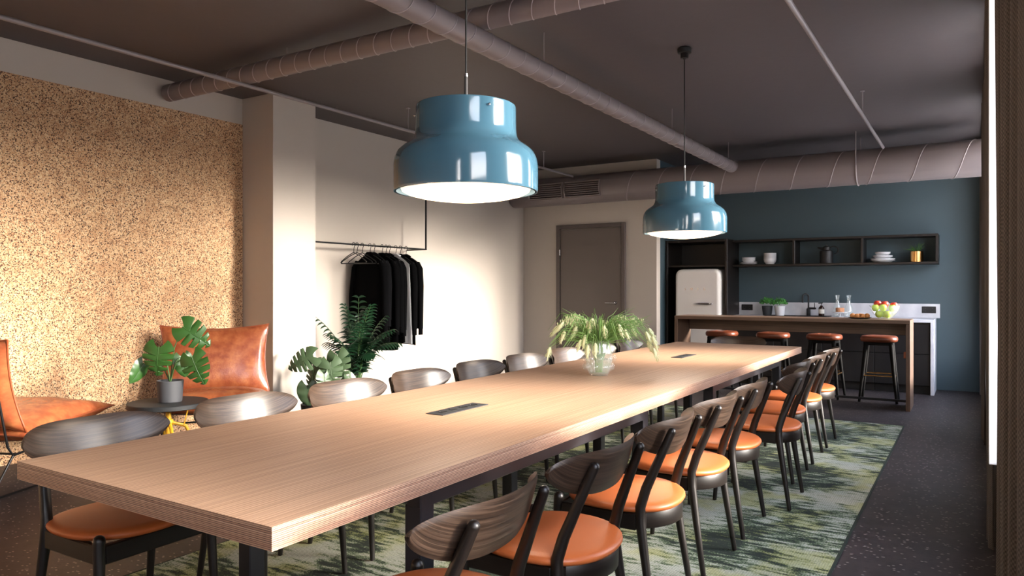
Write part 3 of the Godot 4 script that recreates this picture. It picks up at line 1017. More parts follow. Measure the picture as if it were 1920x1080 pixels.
func kitchen() -> void:
	# fridge housing
	var o = thing("fridge_housing", "tall dark wood open housing around the cream fridge", "cabinet", Vector3(-3.295, 0, -10.352))
	part("side_panel", span(-0.44, -0.405, 0, 1.955, -0.30, 0.302), M.cabinet, o)
	part("side_panel", span(0.405, 0.44, 0, 1.955, -0.30, 0.302), M.cabinet, o)
	part("top_panel", span(-0.405, 0.405, 1.92, 1.955, -0.30, 0.302), M.cabinet, o)
	part("shelf", span(-0.405, 0.405, 1.572, 1.602, -0.30, 0.295), M.cabinet, o)
	part("back_panel", span(-0.405, 0.405, 0.02, 1.918, -0.30, -0.285), M.front, o)
	# fridge
	o = thing("retro_fridge", "cream rounded retro fridge with a chrome handle in the dark housing", "fridge", Vector3(-3.25, 0, -9.97))
	var b = rounded_slab(0.63, 1.51, 0.58, 0.085, 0.03)
	var bo = part("body", b, M.fridge, o)
	bo.position = Vector3(0, 0.035, -0.075)
	var dr = part("door", rounded_slab(0.635, 1.49, 0.07, 0.09, 0.045), M.fridge, o)
	dr.position = Vector3(0, 0.05, 0)
	var h = MB.new()
	h.tube([Vector3(-0.035, 1.01, 0.03), Vector3(0.05, 1.012, 0.045), Vector3(0.16, 1.012, 0.045), Vector3(0.215, 1.01, 0.03)], [0.010, 0.018, 0.018, 0.012], 14, true)
	h.tube([Vector3(0.0, 1.01, -0.004), Vector3(0.0, 1.01, 0.036)], 0.009, 10)
	h.tube([Vector3(0.18, 1.01, -0.004), Vector3(0.18, 1.01, 0.036)], 0.009, 10)
	part("handle", h, M.chrome, dr, "chrome door handle")
	var sf := SystemFont.new()
	sf.font_names = PackedStringArray(["Droid Sans"])
	for k in 4:
		var tm := TextMesh.new()
		tm.text = "SMEG"[k]
		tm.font = sf
		tm.font_size = 32
		tm.pixel_size = 0.0014
		tm.depth = 0.003
		var to = part("raised_letter", tm, M.chrome, dr)
		to.position = Vector3(-0.165 + k * 0.09, 1.215, 0.0015)
	part("foot", span(-0.26, 0.26, 0.0, 0.05, -0.5, -0.1), M.black, o)
	# wall shelf
	o = thing("open_shelf_unit", "long dark wood wall shelf with three open bays above the counter", "shelf", Vector3(-1.61, 0, -10.475))
	part("top_board", span(-1.24, 1.245, 1.915, 1.945, -0.178, 0.175), M.cabinet, o)
	part("bottom_board", span(-1.24, 1.245, 1.575, 1.605, -0.178, 0.175), M.cabinet, o)
	for x in [-0.43, 0.40, 1.23]: part("divider", span(x - 0.015, x + 0.015, 1.605, 1.915, -0.178, 0.175), M.cabinet, o)
	# base cabinets
	var cn = ["dark base cabinet under the counter, beside the fridge housing", "dark base cabinet under the sink, second from the fridge", "dark base cabinet third from the fridge", "dark base cabinet at the counter's right end"]
	for k in 4:
		var x0 = -2.852 + k * 0.6025
		o = thing("base_cabinet", cn[k], "cabinet", Vector3(x0 + 0.302, 0, -10.37), 0, "base cabinets under the counter")
		part("body", span(-0.300, 0.300, 0.10, 0.862, -0.283, 0.27), M.front, o)
		part("toe_kick", span(-0.300, 0.300, 0.0, 0.10, -0.25, 0.22), M.black, o)
		part("door", span(-0.2985, 0.2985, 0.105, 0.48, 0.272, 0.292), M.front, o)
		part("drawer", span(-0.2985, 0.2985, 0.484, 0.842, 0.272, 0.292), M.front, o)
	o = thing("kitchen_counter", "pale grey stone counter with upstand and waterfall end", "counter", Vector3(-1.62, 0, -10.35))
	part("worktop", span(-1.23, 1.222, 0.865, 0.90, -0.303, 0.31), M.stone, o)
	part("upstand", span(-1.23, 1.262, 0.90, 1.08, -0.303, -0.283), M.stone, o)
	part("end_panel", span(1.182, 1.222, 0.0, 0.865, -0.303, 0.31), M.stone, o)
	o = thing("kitchen_sink", "flat black sink set into the stone counter", "sink", Vector3(-2.0, 0.9, -10.36))
	var m = MB.new()
	for s in [-1, 1]:
		m.box(Vector3(s * 0.36, 0.004, 0), Vector3(0.06, 0.008, 0.44), 0.002)
		m.box(Vector3(0, 0.004, s * 0.19), Vector3(0.66, 0.008, 0.06), 0.002)
	m.box(Vector3(0, 0.001, 0), Vector3(0.66, 0.002, 0.32), 0.0005)
	part("basin", m, M.black_matte, o)
	m = MB.new()
	m.lathe([Vector2(0, 0.002), Vector2(0.03, 0.002), Vector2(0.03, 0.005), Vector2(0, 0.005)], 16)
	part("drain", m, M.chrome, o)
	o = thing("kitchen_faucet", "matte black square bend kitchen tap behind the sink", "tap", Vector3(-1.90, 0.9, -10.57))
	m = MB.new()
	m.lathe([Vector2(0, 0.0), Vector2(0.026, 0.0), Vector2(0.026, 0.1), Vector2(0.016, 0.104), Vector2(0, 0.104)], 20)
	part("base", m, M.black, o)
	m = MB.new()
	var pts = [Vector3(0, 0.1, 0), Vector3(0, 0.26, 0)]
	for k in 7:
		var g = PI * k / 6.0
		pts.append(Vector3(-0.032 + cos(g) * 0.032, 0.268 + sin(g) * 0.03, 0.05 * k / 6.0))
	pts.append(Vector3(-0.064, 0.18, 0.055))
	m.tube(pts, 0.011, 12)
	part("spout", m, M.black, o)
	m = MB.new()
	m.tube([Vector3(0.0, 0.105, 0.01), Vector3(0.085, 0.105, 0.01)], 0.014, 12, true)
	m.tube([Vector3(0.078, 0.11, 0.01), Vector3(0.078, 0.175, 0.01)], 0.005, 8, true)
	part("lever", m, M.black, o)
	o = thing("soap_bottle", "small dark brown pump bottle with a pale paper label by the tap", "bottle", Vector3(-1.72, 0.908, -10.47))
	m = MB.new()
	m.lathe([Vector2(0, 0), Vector2(0.034, 0), Vector2(0.036, 0.004), Vector2(0.036, 0.1), Vector2(0.03, 0.118), Vector2(0.014, 0.13), Vector2(0.014, 0.142), Vector2(0, 0.142)], 24)
	part("bottle_body", m, M.bottle, o)
	m = MB.new()
	m.lathe([Vector2(0.0363, 0.03), Vector2(0.0366, 0.03), Vector2(0.0366, 0.088), Vector2(0.0363, 0.088)], 24)
	part("paper_label", m, M.paper, o)
	m = MB.new()
	m.tube([Vector3(0, 0.142, 0), Vector3(0, 0.17, 0)], 0.005, 8)
	m.tube([Vector3(0.012, 0.172, 0), Vector3(-0.035, 0.168, 0)], 0.006, 8, true)
	part("pump", m, M.black, o)
	for k in 2:
		var p = thing("wall_outlet", ["black double wall outlet on the upstand beside the fridge housing", "black double wall outlet at the upstand's right end"][k], "power outlet", Vector3([-2.735, -0.48][k], 1.005, -10.632), 0, "outlets on the upstand")
		part("plate", bx(Vector3(0, 0, 0.004), Vector3(0.155, 0.083, 0.008), 0.003), M.black, p)
		for s in [-1, 1]:
			m = MB.new()
			m.lathe([Vector2(0.019, 0.0), Vector2(0.0205, 0.0), Vector2(0.0205, 0.0015), Vector2(0.019, 0.0015), Vector2(0.019, 0)], 20)
			var so = part("socket", m, M.slate, p)
			so.position = Vector3(s * 0.037, 0, 0.008)
			so.rotation.x = PI / 2
			for e in [-1, 1]: part("pin", bx(Vector3(0, 0.001, e * 0.017), Vector3(0.004, 0.003, 0.006), 0.0005), M.chrome, so)
	herb("small green herb in a grey pot on the counter", Vector3(-2.42, 0.9, -10.47), M.slate.duplicate())
	herb("small green herb in a white pot on the counter", Vector3(-2.25, 0.9, -10.45), M.china)
	# carafes
	for k in 2:
		o = thing("glass_carafe", ["clear glass carafe standing nearer the tap", "clear glass carafe nearer the fruit bowl"][k], "carafe", [Vector3(-1.53, 0.9, -10.52), Vector3(-1.395, 0.9, -10.54)][k], 0, "carafes on the counter")
		m = MB.new()
		m.lathe([Vector2(0, 0.002), Vector2(0.048, 0.002), Vector2(0.056, 0.012), Vector2(0.06, 0.06), Vector2(0.05, 0.12), Vector2(0.03, 0.17), Vector2(0.022, 0.2), Vector2(0.022, 0.235), Vector2(0.032, 0.28), Vector2(0.033, 0.285), Vector2(0.030, 0.28), Vector2(0.0195, 0.235), Vector2(0.0195, 0.2), Vector2(0.027, 0.17), Vector2(0.047, 0.12), Vector2(0.057, 0.06), Vector2(0.052, 0.014), Vector2(0, 0.008)], 28)
		part("glass_body", m, M.glass, o)
		m = MB.new()
		m.lathe([Vector2(0.0224, 0.2), Vector2(0.0245, 0.203), Vector2(0.0245, 0.209), Vector2(0.0224, 0.212)], 24)
		part("neck_ring", m, M.glass, o)
	o = thing("cake_stand", "small white footed cake stand in front of the carafes", "cake stand", Vector3(-1.475, 0.9, -10.36))
	m = MB.new()
	m.lathe([Vector2(0, 0), Vector2(0.045, 0), Vector2(0.045, 0.004), Vector2(0.012, 0.012), Vector2(0.01, 0.05), Vector2(0.02, 0.056), Vector2(0.09, 0.06), Vector2(0.092, 0.068), Vector2(0, 0.064)], 28)
	part("stand", m, M.china, o)
	stack("layer_cake", "little brown layered cake on the white cake stand", "cake", Vector3(-1.475, 0.965, -10.36), [Vector2(0, 0), Vector2(0.052, 0), Vector2(0.052, 0.02), Vector2(0.049, 0.022), Vector2(0.052, 0.026), Vector2(0.052, 0.052), Vector2(0.046, 0.058), Vector2(0, 0.058)], M.cake, "")
	# shelf crockery
	var sy = 1.605
	var gp = "white plates on the wall shelf"
	var pr = func(r, hh): return [Vector2(0, 0), Vector2(r * 0.6, 0), Vector2(r * 0.64, 0.004), Vector2(r, hh - 0.004), Vector2(r, hh), Vector2(r * 0.96, hh), Vector2(r * 0.6, 0.009), Vector2(0, 0.008)]
	var bowlp = func(r, hh): return [Vector2(0, 0), Vector2(r * 0.55, 0), Vector2(r * 0.9, hh * 0.35), Vector2(r, hh * 0.7), Vector2(r, hh), Vector2(r * 0.96, hh), Vector2(r * 0.9, hh * 0.5), Vector2(r * 0.5, 0.01), Vector2(0, 0.008)]
	var names = ["lowest", "second", "third", "fourth", "fifth", "topmost"]
	for k in 2: stack("dinner_plate", "large white plate, %s in the left shelf stack beside the bowls" % ["lowest", "second lowest"][k], "plate", Vector3(-2.665, sy + k * 0.018, -10.44), pr.call(0.115, 0.022), M.china, gp)
	for k in 3: stack("side_plate", "small deep white plate in the left shelf stack, %s of its size" % ["lowest", "middle", "topmost"][k], "plate", Vector3(-2.665, sy + 0.032 + k * 0.017, -10.44), pr.call(0.093, 0.034), M.china, gp)
	for k in 5: stack("cup_bowl", "white handleless bowl in the nested stack beside the left plates, %s" % ["lowest", "second lowest", "middle one", "second from top", "topmost"][k], "bowl", Vector3(-2.377, sy + k * 0.016, -10.44), bowlp.call(0.084, 0.092), M.china, "nested bowls on the wall shelf")
	var zr = [[0.142, 0.0, 0.034, "dinner_plate", "widest white plate, lowest in the right shelf stack"], [0.142, 0.016, 0.034, "dinner_plate", "wide white plate, second lowest in the right shelf stack"], [0.115, 0.048, 0.030, "side_plate", "medium white plate, lower of two in the right shelf stack"], [0.115, 0.06, 0.030, "side_plate", "medium white plate, upper of two in the right shelf stack"], [0.09, 0.088, 0.03, "side_plate", "small white plate, lower of two topping the right shelf stack"], [0.09, 0.102, 0.03, "side_plate", "small white plate, topmost of the right shelf stack"]]
	for e in zr: stack(e[3], e[4], "plate", Vector3(-0.985, sy + e[1], -10.45), pr.call(e[0], e[2]), M.china, gp)
	o = thing("thermos_jug", "black insulated jug with a round handle in the middle shelf bay", "jug", Vector3(-1.655, sy, -10.45))
	m = MB.new()
	m.lathe([Vector2(0, 0), Vector2(0.078, 0), Vector2(0.082, 0.004), Vector2(0.082, 0.15), Vector2(0.076, 0.168), Vector2(0.05, 0.178), Vector2(0, 0.178)], 32)
	part("jug_body", m, M.black, o)
	m = MB.new()
	m.lathe([Vector2(0, 0.178), Vector2(0.045, 0.178), Vector2(0.045, 0.215), Vector2(0.036, 0.226), Vector2(0.012, 0.23), Vector2(0.014, 0.245), Vector2(0, 0.25)], 24)
	part("lid", m, M.black, o)
	m = MB.new()
	m.tube([Vector3(-0.04, 0.195, 0), Vector3(-0.075, 0.205, 0), Vector3(-0.11, 0.215, 0)], [0.02, 0.014, 0.008], 10)
	part("spout", m, M.black, o)
	m = MB.new()
	pts = []
	for k in 11:
		var g = lerpf(2.4, -1.5, k / 10.0)
		pts.append(Vector3(0.09 + cos(g) * 0.055, 0.175 + sin(g) * 0.05, 0))
	m.tube(pts, 0.008, 10)
	part("handle", m, M.black, o)
	o = thing("potted_grass", "spiky green plant in a shiny brass pot on the wall shelf", "potted plant", Vector3(-0.605, sy, -10.44))
	m = MB.new()
	m.lathe([Vector2(0, 0), Vector2(0.072, 0), Vector2(0.074, 0.003), Vector2(0.074, 0.132), Vector2(0.07, 0.134), Vector2(0.069, 0.125), Vector2(0, 0.12)], 40)
	part("pot", m, M.brass, o)
	for k in 26:
		m = MB.new()
		var an = TAU * k / 26.0 + rng.randf() * 0.3
		var sp = 0.03 + 0.11 * rng.randf()
		var ht = 0.07 + 0.07 * rng.randf() - sp * 0.25
		var d = Vector3(cos(an), 0, sin(an))
		m.tube([Vector3(0, 0.115, 0) + d * 0.02, d * (0.02 + sp * 0.45) + Vector3(0, 0.12 + ht * 0.75, 0), d * (0.02 + sp) + Vector3(0, 0.12 + ht, 0)], [0.0045, 0.004, 0.0008], 5)
		part("blade", m, M.leaf, o)
	# bar
	o = thing("breakfast_bar", "dark walnut breakfast bar with side panels and back apron", "bar counter", Vector3(-1.817, 0, -8.83))
	part("bar_top", span(-1.262, 1.262, 0.905, 0.945, -0.24, 0.24), M.walnut, o)
	part("side_panel", span(-1.262, -1.222, 0, 0.905, -0.24, 0.24), M.walnut, o)
	part("side_panel", span(1.222, 1.262, 0, 0.905, -0.24, 0.24), M.walnut, o)
	part("apron", span(-1.222, 1.222, 0.765, 0.905, -0.22, -0.19), M.walnut, o)
	part("foot_rail", span(-1.222, 1.222, 0.035, 0.06, -0.22, -0.19), M.black_matte, o)
	part("hook", span(1.185, 1.222, 0.53, 0.60, -0.02, 0.02, 0.006), M.copper, o, "small copper coloured hook")
	# stools
	var sn = ["leftmost stool with brown leather seat at the walnut bar", "second stool from the left at the walnut bar", "third stool from the left at the walnut bar", "rightmost stool with brown leather seat at the walnut bar"]
	var proto = make_stool()
	var xs = [-2.69, -2.066, -1.486, -0.908]
	for k in 4:
		if k == 0:
			proto.position = Vector3(xs[0], 0, -9.235)
			proto.set_meta("label", sn[0])
		else: copy(proto, sn[k], Vector3(xs[k], 0, -9.235), [0, 0.05, -0.06, 0.03][k])
	# fruit and buns on the bar
	var fb = Vector3(-0.815, 0.945, -8.83)
	o = thing("fruit_bowl", "clear glass bowl of apples on the bar", "bowl", fb)
	m = MB.new()
	m.lathe([Vector2(0, 0.0), Vector2(0.055, 0.0), Vector2(0.06, 0.006), Vector2(0.105, 0.05), Vector2(0.138, 0.10), Vector2(0.15, 0.145), Vector2(0.1465, 0.146), Vector2(0.134, 0.102), Vector2(0.102, 0.055), Vector2(0.055, 0.012), Vector2(0, 0.01)], 36)
	part("glass_body", m, M.glass, o)
	var ap = [[Vector3(-0.05, 0.052, 0.03), 0, "green apple at the bowl bottom, front left"], [Vector3(0.03, 0.052, 0.045), 0, "green apple at the bowl bottom, front right"], [Vector3(0.0, 0.052, -0.045), 0, "green apple at the bowl bottom, at the back"], [Vector3(-0.088, 0.118, -0.005), 0, "green apple in the upper layer, leftmost in the bowl"], [Vector3(-0.01, 0.122, 0.06), 0, "green apple in the upper layer, front middle"], [Vector3(0.078, 0.118, 0.02), 0, "green apple in the upper layer, rightmost in the bowl"], [Vector3(-0.075, 0.16, -0.07), 1, "red apple peeking over the bowl rim on the left"], [Vector3(0.0, 0.155, -0.03), 1, "red apple on top of the fruit in the middle"], [Vector3(0.085, 0.142, -0.06), 1, "red apple on top of the fruit on the right"]]
	for e in ap:
		o = thing("apple", e[2], "apple", fb + e[0] - Vector3(0, 0.037, 0), rng.randf() * 6, "apples in the glass bowl")
		m = MB.new()
		m.lathe([Vector2(0, 0.006), Vector2(0.012, 0.001), Vector2(0.024, 0.006), Vector2(0.036, 0.026), Vector2(0.0395, 0.044), Vector2(0.034, 0.062), Vector2(0.022, 0.072), Vector2(0.01, 0.071), Vector2(0, 0.064)], 20)
		part("flesh", m, M.apple_red if e[1] else M.apple, o)
		m = MB.new()
		m.tube([Vector3(0, 0.064, 0), Vector3(0.003, 0.08, 0)], 0.0016, 5)
		part("stalk", m, M.bottle, o)
	stack("bread_plate", "small dark plate of round buns on the bar", "plate", Vector3(-1.06, 0.945, -8.85), [Vector2(0, 0), Vector2(0.08, 0), Vector2(0.12, 0.012), Vector2(0.118, 0.014), Vector2(0.08, 0.005), Vector2(0, 0.005)], M.black_matte, "")
	var bl = ["leftmost round bun on the dark plate", "round bun on the dark plate, second from the left", "round bun on the dark plate, second from the right", "rightmost round bun on the dark plate", "round bun at the back of the dark plate"]
	for k in 5:
		var bp = [Vector3(-0.07, 0, 0.02), Vector3(-0.022, 0, 0.035), Vector3(0.03, 0, 0.03), Vector3(0.074, 0, 0.01), Vector3(0.0, 0, -0.035)][k]
		m = MB.new()
		m.lathe([Vector2(0, 0), Vector2(0.018, 0.0), Vector2(0.027, 0.01), Vector2(0.029, 0.024), Vector2(0.022, 0.04), Vector2(0.01, 0.047), Vector2(0, 0.048)], 18)
		single("bread_bun", m, M.bun, bl[k], "bun", Vector3(-1.06, 0.951 + (0.004 if k in [0, 3] else 0.0), -8.85) + bp, 0, "buns on the bar")

func make_stool() -> Node3D:
	var o = thing("bar_stool", "", "stool", Vector3.ZERO, 0, "stools at the walnut bar")
	var m = MB.new()
	var rr = []
	for p in [[0.02, 0.0], [0.86, 0.0], [0.97, 0.010], [1.0, 0.032], [0.975, 0.054], [0.9, 0.067], [0.6, 0.073], [0.02, 0.070]]:
		var q := PackedVector3Array()
		for k in 44:
			var g = TAU * k / 44
			var e = pow(pow(absf(cos(g)), 3.2) + pow(absf(sin(g)), 3.2), -1.0 / 3.2)
			q.push_back(Vector3(cos(g) * e * 0.192 * p[0], 0.672 + p[1], -sin(g) * e * 0.165 * p[0]))
		rr.append(q)
	m.rows(rr, true)
	var so = part("seat", m, M.stool_leather, o, "brown leather seat cushion")
	for x in [-0.06, 0.06]:
		m = MB.new()
		var pts = []
		for k in 9:
			var z = lerpf(-0.15, 0.15, k / 8.0)
			pts.append(Vector3(x, 0.7455 - 0.3 * z * z - 0.002, z))
		m.tube(pts, 0.0028, 6)
		part("seam", m, M.piping, so)
	m = MB.new()
	m.box(Vector3(0, 0.655, 0), Vector3(0.30, 0.034, 0.25), 0.006)
	part("seat_base", m, M.black_wood, o)
	for sx in [-1, 1]:
		for sz in [-1, 1]:
			m = MB.new()
			m.tube([Vector3(sx * 0.188, 0.003, sz * 0.188), Vector3(sx * 0.155, 0.33, sz * 0.15), Vector3(sx * 0.125, 0.66, sz * 0.105)], [0.014, 0.02, 0.025], 10)
			part("leg", m, M.black_wood, o)
	for sz in [-1, 1]:
		m = MB.new()
		m.tube([Vector3(-0.16, 0.30, sz * 0.155), Vector3(0.16, 0.30, sz * 0.155)], 0.008, 8, true)
		part("foot_bar", m, M.brass, o, "brass foot bar")
	for sx in [-1, 1]:
		m = MB.new()
		m.tube([Vector3(sx * 0.16, 0.285, -0.155), Vector3(sx * 0.16, 0.285, 0.155)], 0.008, 8, true)
		part("foot_bar", m, M.brass, o, "brass foot bar")
	return o

# ---------------------------------------------------------------- lounge corner
func pillow(w: float, d: float, t: float, ear := 0.035) -> Array:
	# lies in XZ, thickness along Y
	var m = MB.new()
	var n = 24
	for side in [1, -1]:
		var rr = []
		for a in n + 1:
			var q := PackedVector3Array()
			for b in n + 1:
				var u = lerpf(-1, 1, float(a) / n)
				var v = lerpf(-1, 1, float(b) / n)
				var cu = 1.0 - ear / w * 2.2 * pow(1.0 - v * v, 1.0) * u * u
				var cv = 1.0 - ear / d * 2.2 * pow(1.0 - u * u, 1.0) * v * v
				var hh = pow(maxf(0.0, 1.0 - pow(absf(u), 3.0)), 0.55) * pow(maxf(0.0, 1.0 - pow(absf(v), 3.0)), 0.55)
				var wr = 0.004 * sin(u * 9.0 + v * 4.0) * hh * (1.0 - hh) * 4.0
				q.push_back(Vector3(u * w / 2 * cu, side * (t / 2 * hh + 0.003 + wr), v * d / 2 * cv))
			rr.append(q)
		m.rows(rr, false, side == -1)
	var p = MB.new()
	var pts = []
	for e in 4:
		for k in 16:
			var s = lerpf(-1, 1, k / 16.0)
			var u = [s, 1.0, -s, -1.0][e]
			var v = [-1.0, s, 1.0, -s][e]
			var cu = 1.0 - ear / w * 2.2 * (1.0 - v * v) * u * u
			var cv = 1.0 - ear / d * 2.2 * (1.0 - u * u) * v * v
			pts.append(Vector3(u * w / 2 * cu, 0, v * d / 2 * cv))
	pts.append(pts[0])
	p.tube(pts, 0.0065, 6)
	return [m, p]

func armchair(label: String, at: Vector3, turn: float) -> void:
	# faces +Z; base between the rear feet
	var o = thing("leather_lounge_chair", label, "armchair", at, turn, "leather lounge chairs by the cork wall")
	var s = pillow(0.90, 0.80, 0.20)
	var seat = part("seat_cushion", s[0], M.leather, o, "tan leather seat cushion")
	seat.transform = Transform3D(Basis(Vector3.RIGHT, -0.09), Vector3(0, 0.395, 0.37))
	part("piping", s[1], M.piping, seat)
	var b = pillow(0.86, 0.60, 0.14)
	var back = part("back_cushion", b[0], M.leather, o, "tan leather back cushion")
	back.transform = Transform3D(Basis(Vector3.RIGHT, PI / 2 - 0.24), Vector3(0, 0.675, -0.065))
	part("piping", b[1], M.piping, back)
	for x in [-0.36, 0.36]:
		var f = MB.new()
		f.tube([Vector3(x, 0.86, -0.185), Vector3(x, 0.30, -0.06), Vector3(x, 0.24, -0.02), Vector3(x, 0.30, 0.60), Vector3(x, 0.27, 0.66), Vector3(x, 0.012, 0.60), Vector3(x, 0.008, 0.56), Vector3(x, 0.008, -0.16), Vector3(x, 0.02, -0.18), Vector3(x, 0.24, -0.02)], 0.0075, 8)
		part("side_frame", f, M.rod, o)
	for e in [[0.008, -0.16], [0.28, 0.66], [0.245, 0.0], [0.85, -0.19]]:
		var f = MB.new()
		f.tube([Vector3(-0.36, e[0], e[1]), Vector3(0.36, e[0], e[1])], 0.0075, 8)
		part("cross_rod", f, M.rod, o)

func monstera_leaf(L: float, W: float, cuts: int, droop := 0.25) -> MB:
	# base at origin, tip towards -Y, faces +Z
	var m = MB.new()
	var n = 56
	for side in [-1, 1]:
		var rr = []
		for a in n + 1:
			var t = float(a) / n
			var w = W * pow(sin(PI * pow(clampf(t * 0.97 + 0.03, 0, 1), 0.62)), 0.75)
			if cuts > 0 and t > 0.14 and t < 0.88:
				var ph = fposmod((t - 0.14) / 0.74 * cuts + (0.25 if side > 0 else 0.0), 1.0)
				if ph > 0.74: w *= 0.34
			var q := PackedVector3Array()
			for b in 6:
				var s = b / 5.0
				var y = -L * t + L * 0.20 * s * s * (1.0 - t) * (1.0 - t) - L * 0.16 * s * t * (1.0 - t) * 2.0 + L * 0.10 * s * (1 - t)
				var z = -droop * L * t * t + 0.12 * W * s * (1.0 - s * 1.6) + 0.03 * W * sin(t * 20.0) * s
				q.push_back(Vector3(side * w * s, y, z))
			rr.append(q)
		m.rows(rr, false, side < 0)
	m.tube([Vector3(0, 0.01, 0.002), Vector3(0, -L * 0.5, -droop * L * 0.25 + 0.003), Vector3(0, -L * 0.97, -droop * L * 0.94 + 0.002)], [0.0035, 0.0025, 0.0008], 5)
	return m

const VR := Vector3(0.846, 0, -0.533)
func monstera(o: Node3D, leaves: Array, root: Vector3, mt: Material) -> void:
	# each leaf: right offset, height, depth offset, length, half width, cuts, roll, yaw, pitch
	for e in leaves:
		var tip = VR * e[0] + Vector3(0, e[1], 0) + Vector3(0.533, 0, 0.846) * e[2]
		var st = MB.new()
		var mid = (root + tip) * 0.5 + Vector3(0, 0.05, 0) - VR * e[0] * 0.18
		st.tube([root, (root + mid) * 0.5 + Vector3(0, 0.01, 0), mid, (mid + tip) * 0.5 + Vector3(0, 0.012, 0), tip], [0.005, 0.0045, 0.004, 0.0035, 0.003], 6)
		var so = part("stem", st, M.stem, o)
		var lf = part("leaf", monstera_leaf(e[3], e[4], e[5]), mt, so)
		var bs = Basis(Vector3.UP, deg_to_rad(32) + e[7]) * Basis(Vector3.RIGHT, e[8]) * Basis(Vector3.BACK, e[6])
		lf.transform = Transform3D(bs, tip)

func lounge() -> void:
	armchair("tan leather lounge chair facing the table beside the column", Vector3(-5.36, 0, -3.86), atan2(0.80, 0.59))
	armchair("tan leather lounge chair cut off by the left picture edge, seen from its side", Vector3(-5.02, 0, -2.17) + Vector3(-0.36, 0, 0.1), atan2(-0.40, -0.917))
	var o = thing("side_table", "round black side table on a yellow pedestal by the lounge chairs", "side table", Vector3(-4.68, 0, -3.0))
	var m = MB.new()
	m.lathe([Vector2(0, 0.466), Vector2(0.252, 0.466), Vector2(0.258, 0.47), Vector2(0.258, 0.496), Vector2(0.254, 0.5), Vector2(0, 0.5)], 64)
	part("table_top", m, M.table_black, o)
	m = MB.new()
	m.tube([Vector3(0, 0.09, 0), Vector3(0, 0.466, 0)], 0.018, 16)
	part("pedestal", m, M.yellow, o)
	m = MB.new()
	m.lathe([Vector2(0, 0.335), Vector2(0.03, 0.335), Vector2(0.034, 0.342), Vector2(0.034, 0.368), Vector2(0.026, 0.38), Vector2(0, 0.38)], 20)
	part("hub", m, M.yellow, o)
	for k in 4:
		var g = TAU * k / 4.0 + 0.4
		var d = Vector3(cos(g), 0, sin(g))
		m = MB.new()
		m.tube([d * 0.02 + Vector3(0, 0.355, 0), d * 0.11 + Vector3(0, 0.325, 0), d * 0.18 + Vector3(0, 0.18, 0), d * 0.25 + Vector3(0, 0.013, 0)], 0.012, 10, true)
		part("leg", m, M.yellow, o)
	m = MB.new()
	m.tube([Vector3(0.02, 0.355, 0.0), Vector3(0.10, 0.34, -0.05), Vector3(0.115, 0.45, -0.07)], 0.005, 8)
	part("crank", m, M.yellow, o)
	o = thing("potted_monstera", "small split-leaf plant in a grey pot on the black side table", "potted plant", Vector3(-4.66, 0.5, -3.0), 0)
	m = MB.new()
	m.lathe([Vector2(0, 0), Vector2(0.07, 0), Vector2(0.076, 0.006), Vector2(0.086, 0.138), Vector2(0.086, 0.148), Vector2(0.08, 0.148), Vector2(0.078, 0.13), Vector2(0, 0.128)], 40)
	part("pot", m, M.pot_grey, o)
	m = MB.new()
	m.lathe([Vector2(0, 0.1285), Vector2(0.077, 0.1285), Vector2(0.0, 0.133)], 24)
	part("soil", m, M.soil, o)
	monstera(o, [[0.09, 0.51, 0.0, 0.21, 0.10, 4, 0.95, 0.1, -0.25], [-0.05, 0.375, 0.06, 0.19, 0.11, 4, -0.1, 0.0, -0.15], [0.17, 0.31, 0.05, 0.20, 0.10, 4, 0.42, -0.1, -0.15], [0.05, 0.30, -0.08, 0.14, 0.07, 0, 0.15, 0.7, -0.2], [-0.185, 0.26, 0.0, 0.15, 0.06, 0, -0.6, 1.15, -0.1]], Vector3(0, 0.132, 0), M.leaf)

# ---------------------------------------------------------------- clothes rack
func hanger(z: float, label: String) -> void:
	var o = thing("clothes_hanger", label, "hanger", Vector3(-5.62, 1.747, z), rng.randf_range(-0.12, 0.12), "black hangers on the ceiling rail")
	var m = MB.new()
	var pts = []
	for k in 10:
		var g = lerpf(PI * 1.15, -0.35, k / 9.0)
		pts.append(Vector3(cos(g) * 0.022, 0.0 + sin(g) * 0.022 - 0.0015, 0))
	pts.append(Vector3(0.008, -0.04, 0))
	pts.append(Vector3(0, -0.085, 0))
	m.tube(pts, 0.0035, 7)
	part("hook", m, M.rod, o)
	m = MB.new()
	m.tube([Vector3(0, -0.085, 0), Vector3(-0.10, -0.125, 0), Vector3(-0.195, -0.178, 0), Vector3(-0.207, -0.192, 0), Vector3(-0.195, -0.202, 0), Vector3(0, -0.202, 0), Vector3(0.195, -0.202, 0), Vector3(0.207, -0.192, 0), Vector3(0.195, -0.178, 0), Vector3(0.10, -0.125, 0), Vector3(0, -0.085, 0)], 0.005, 7)
	part("frame", m, M.rod, o)

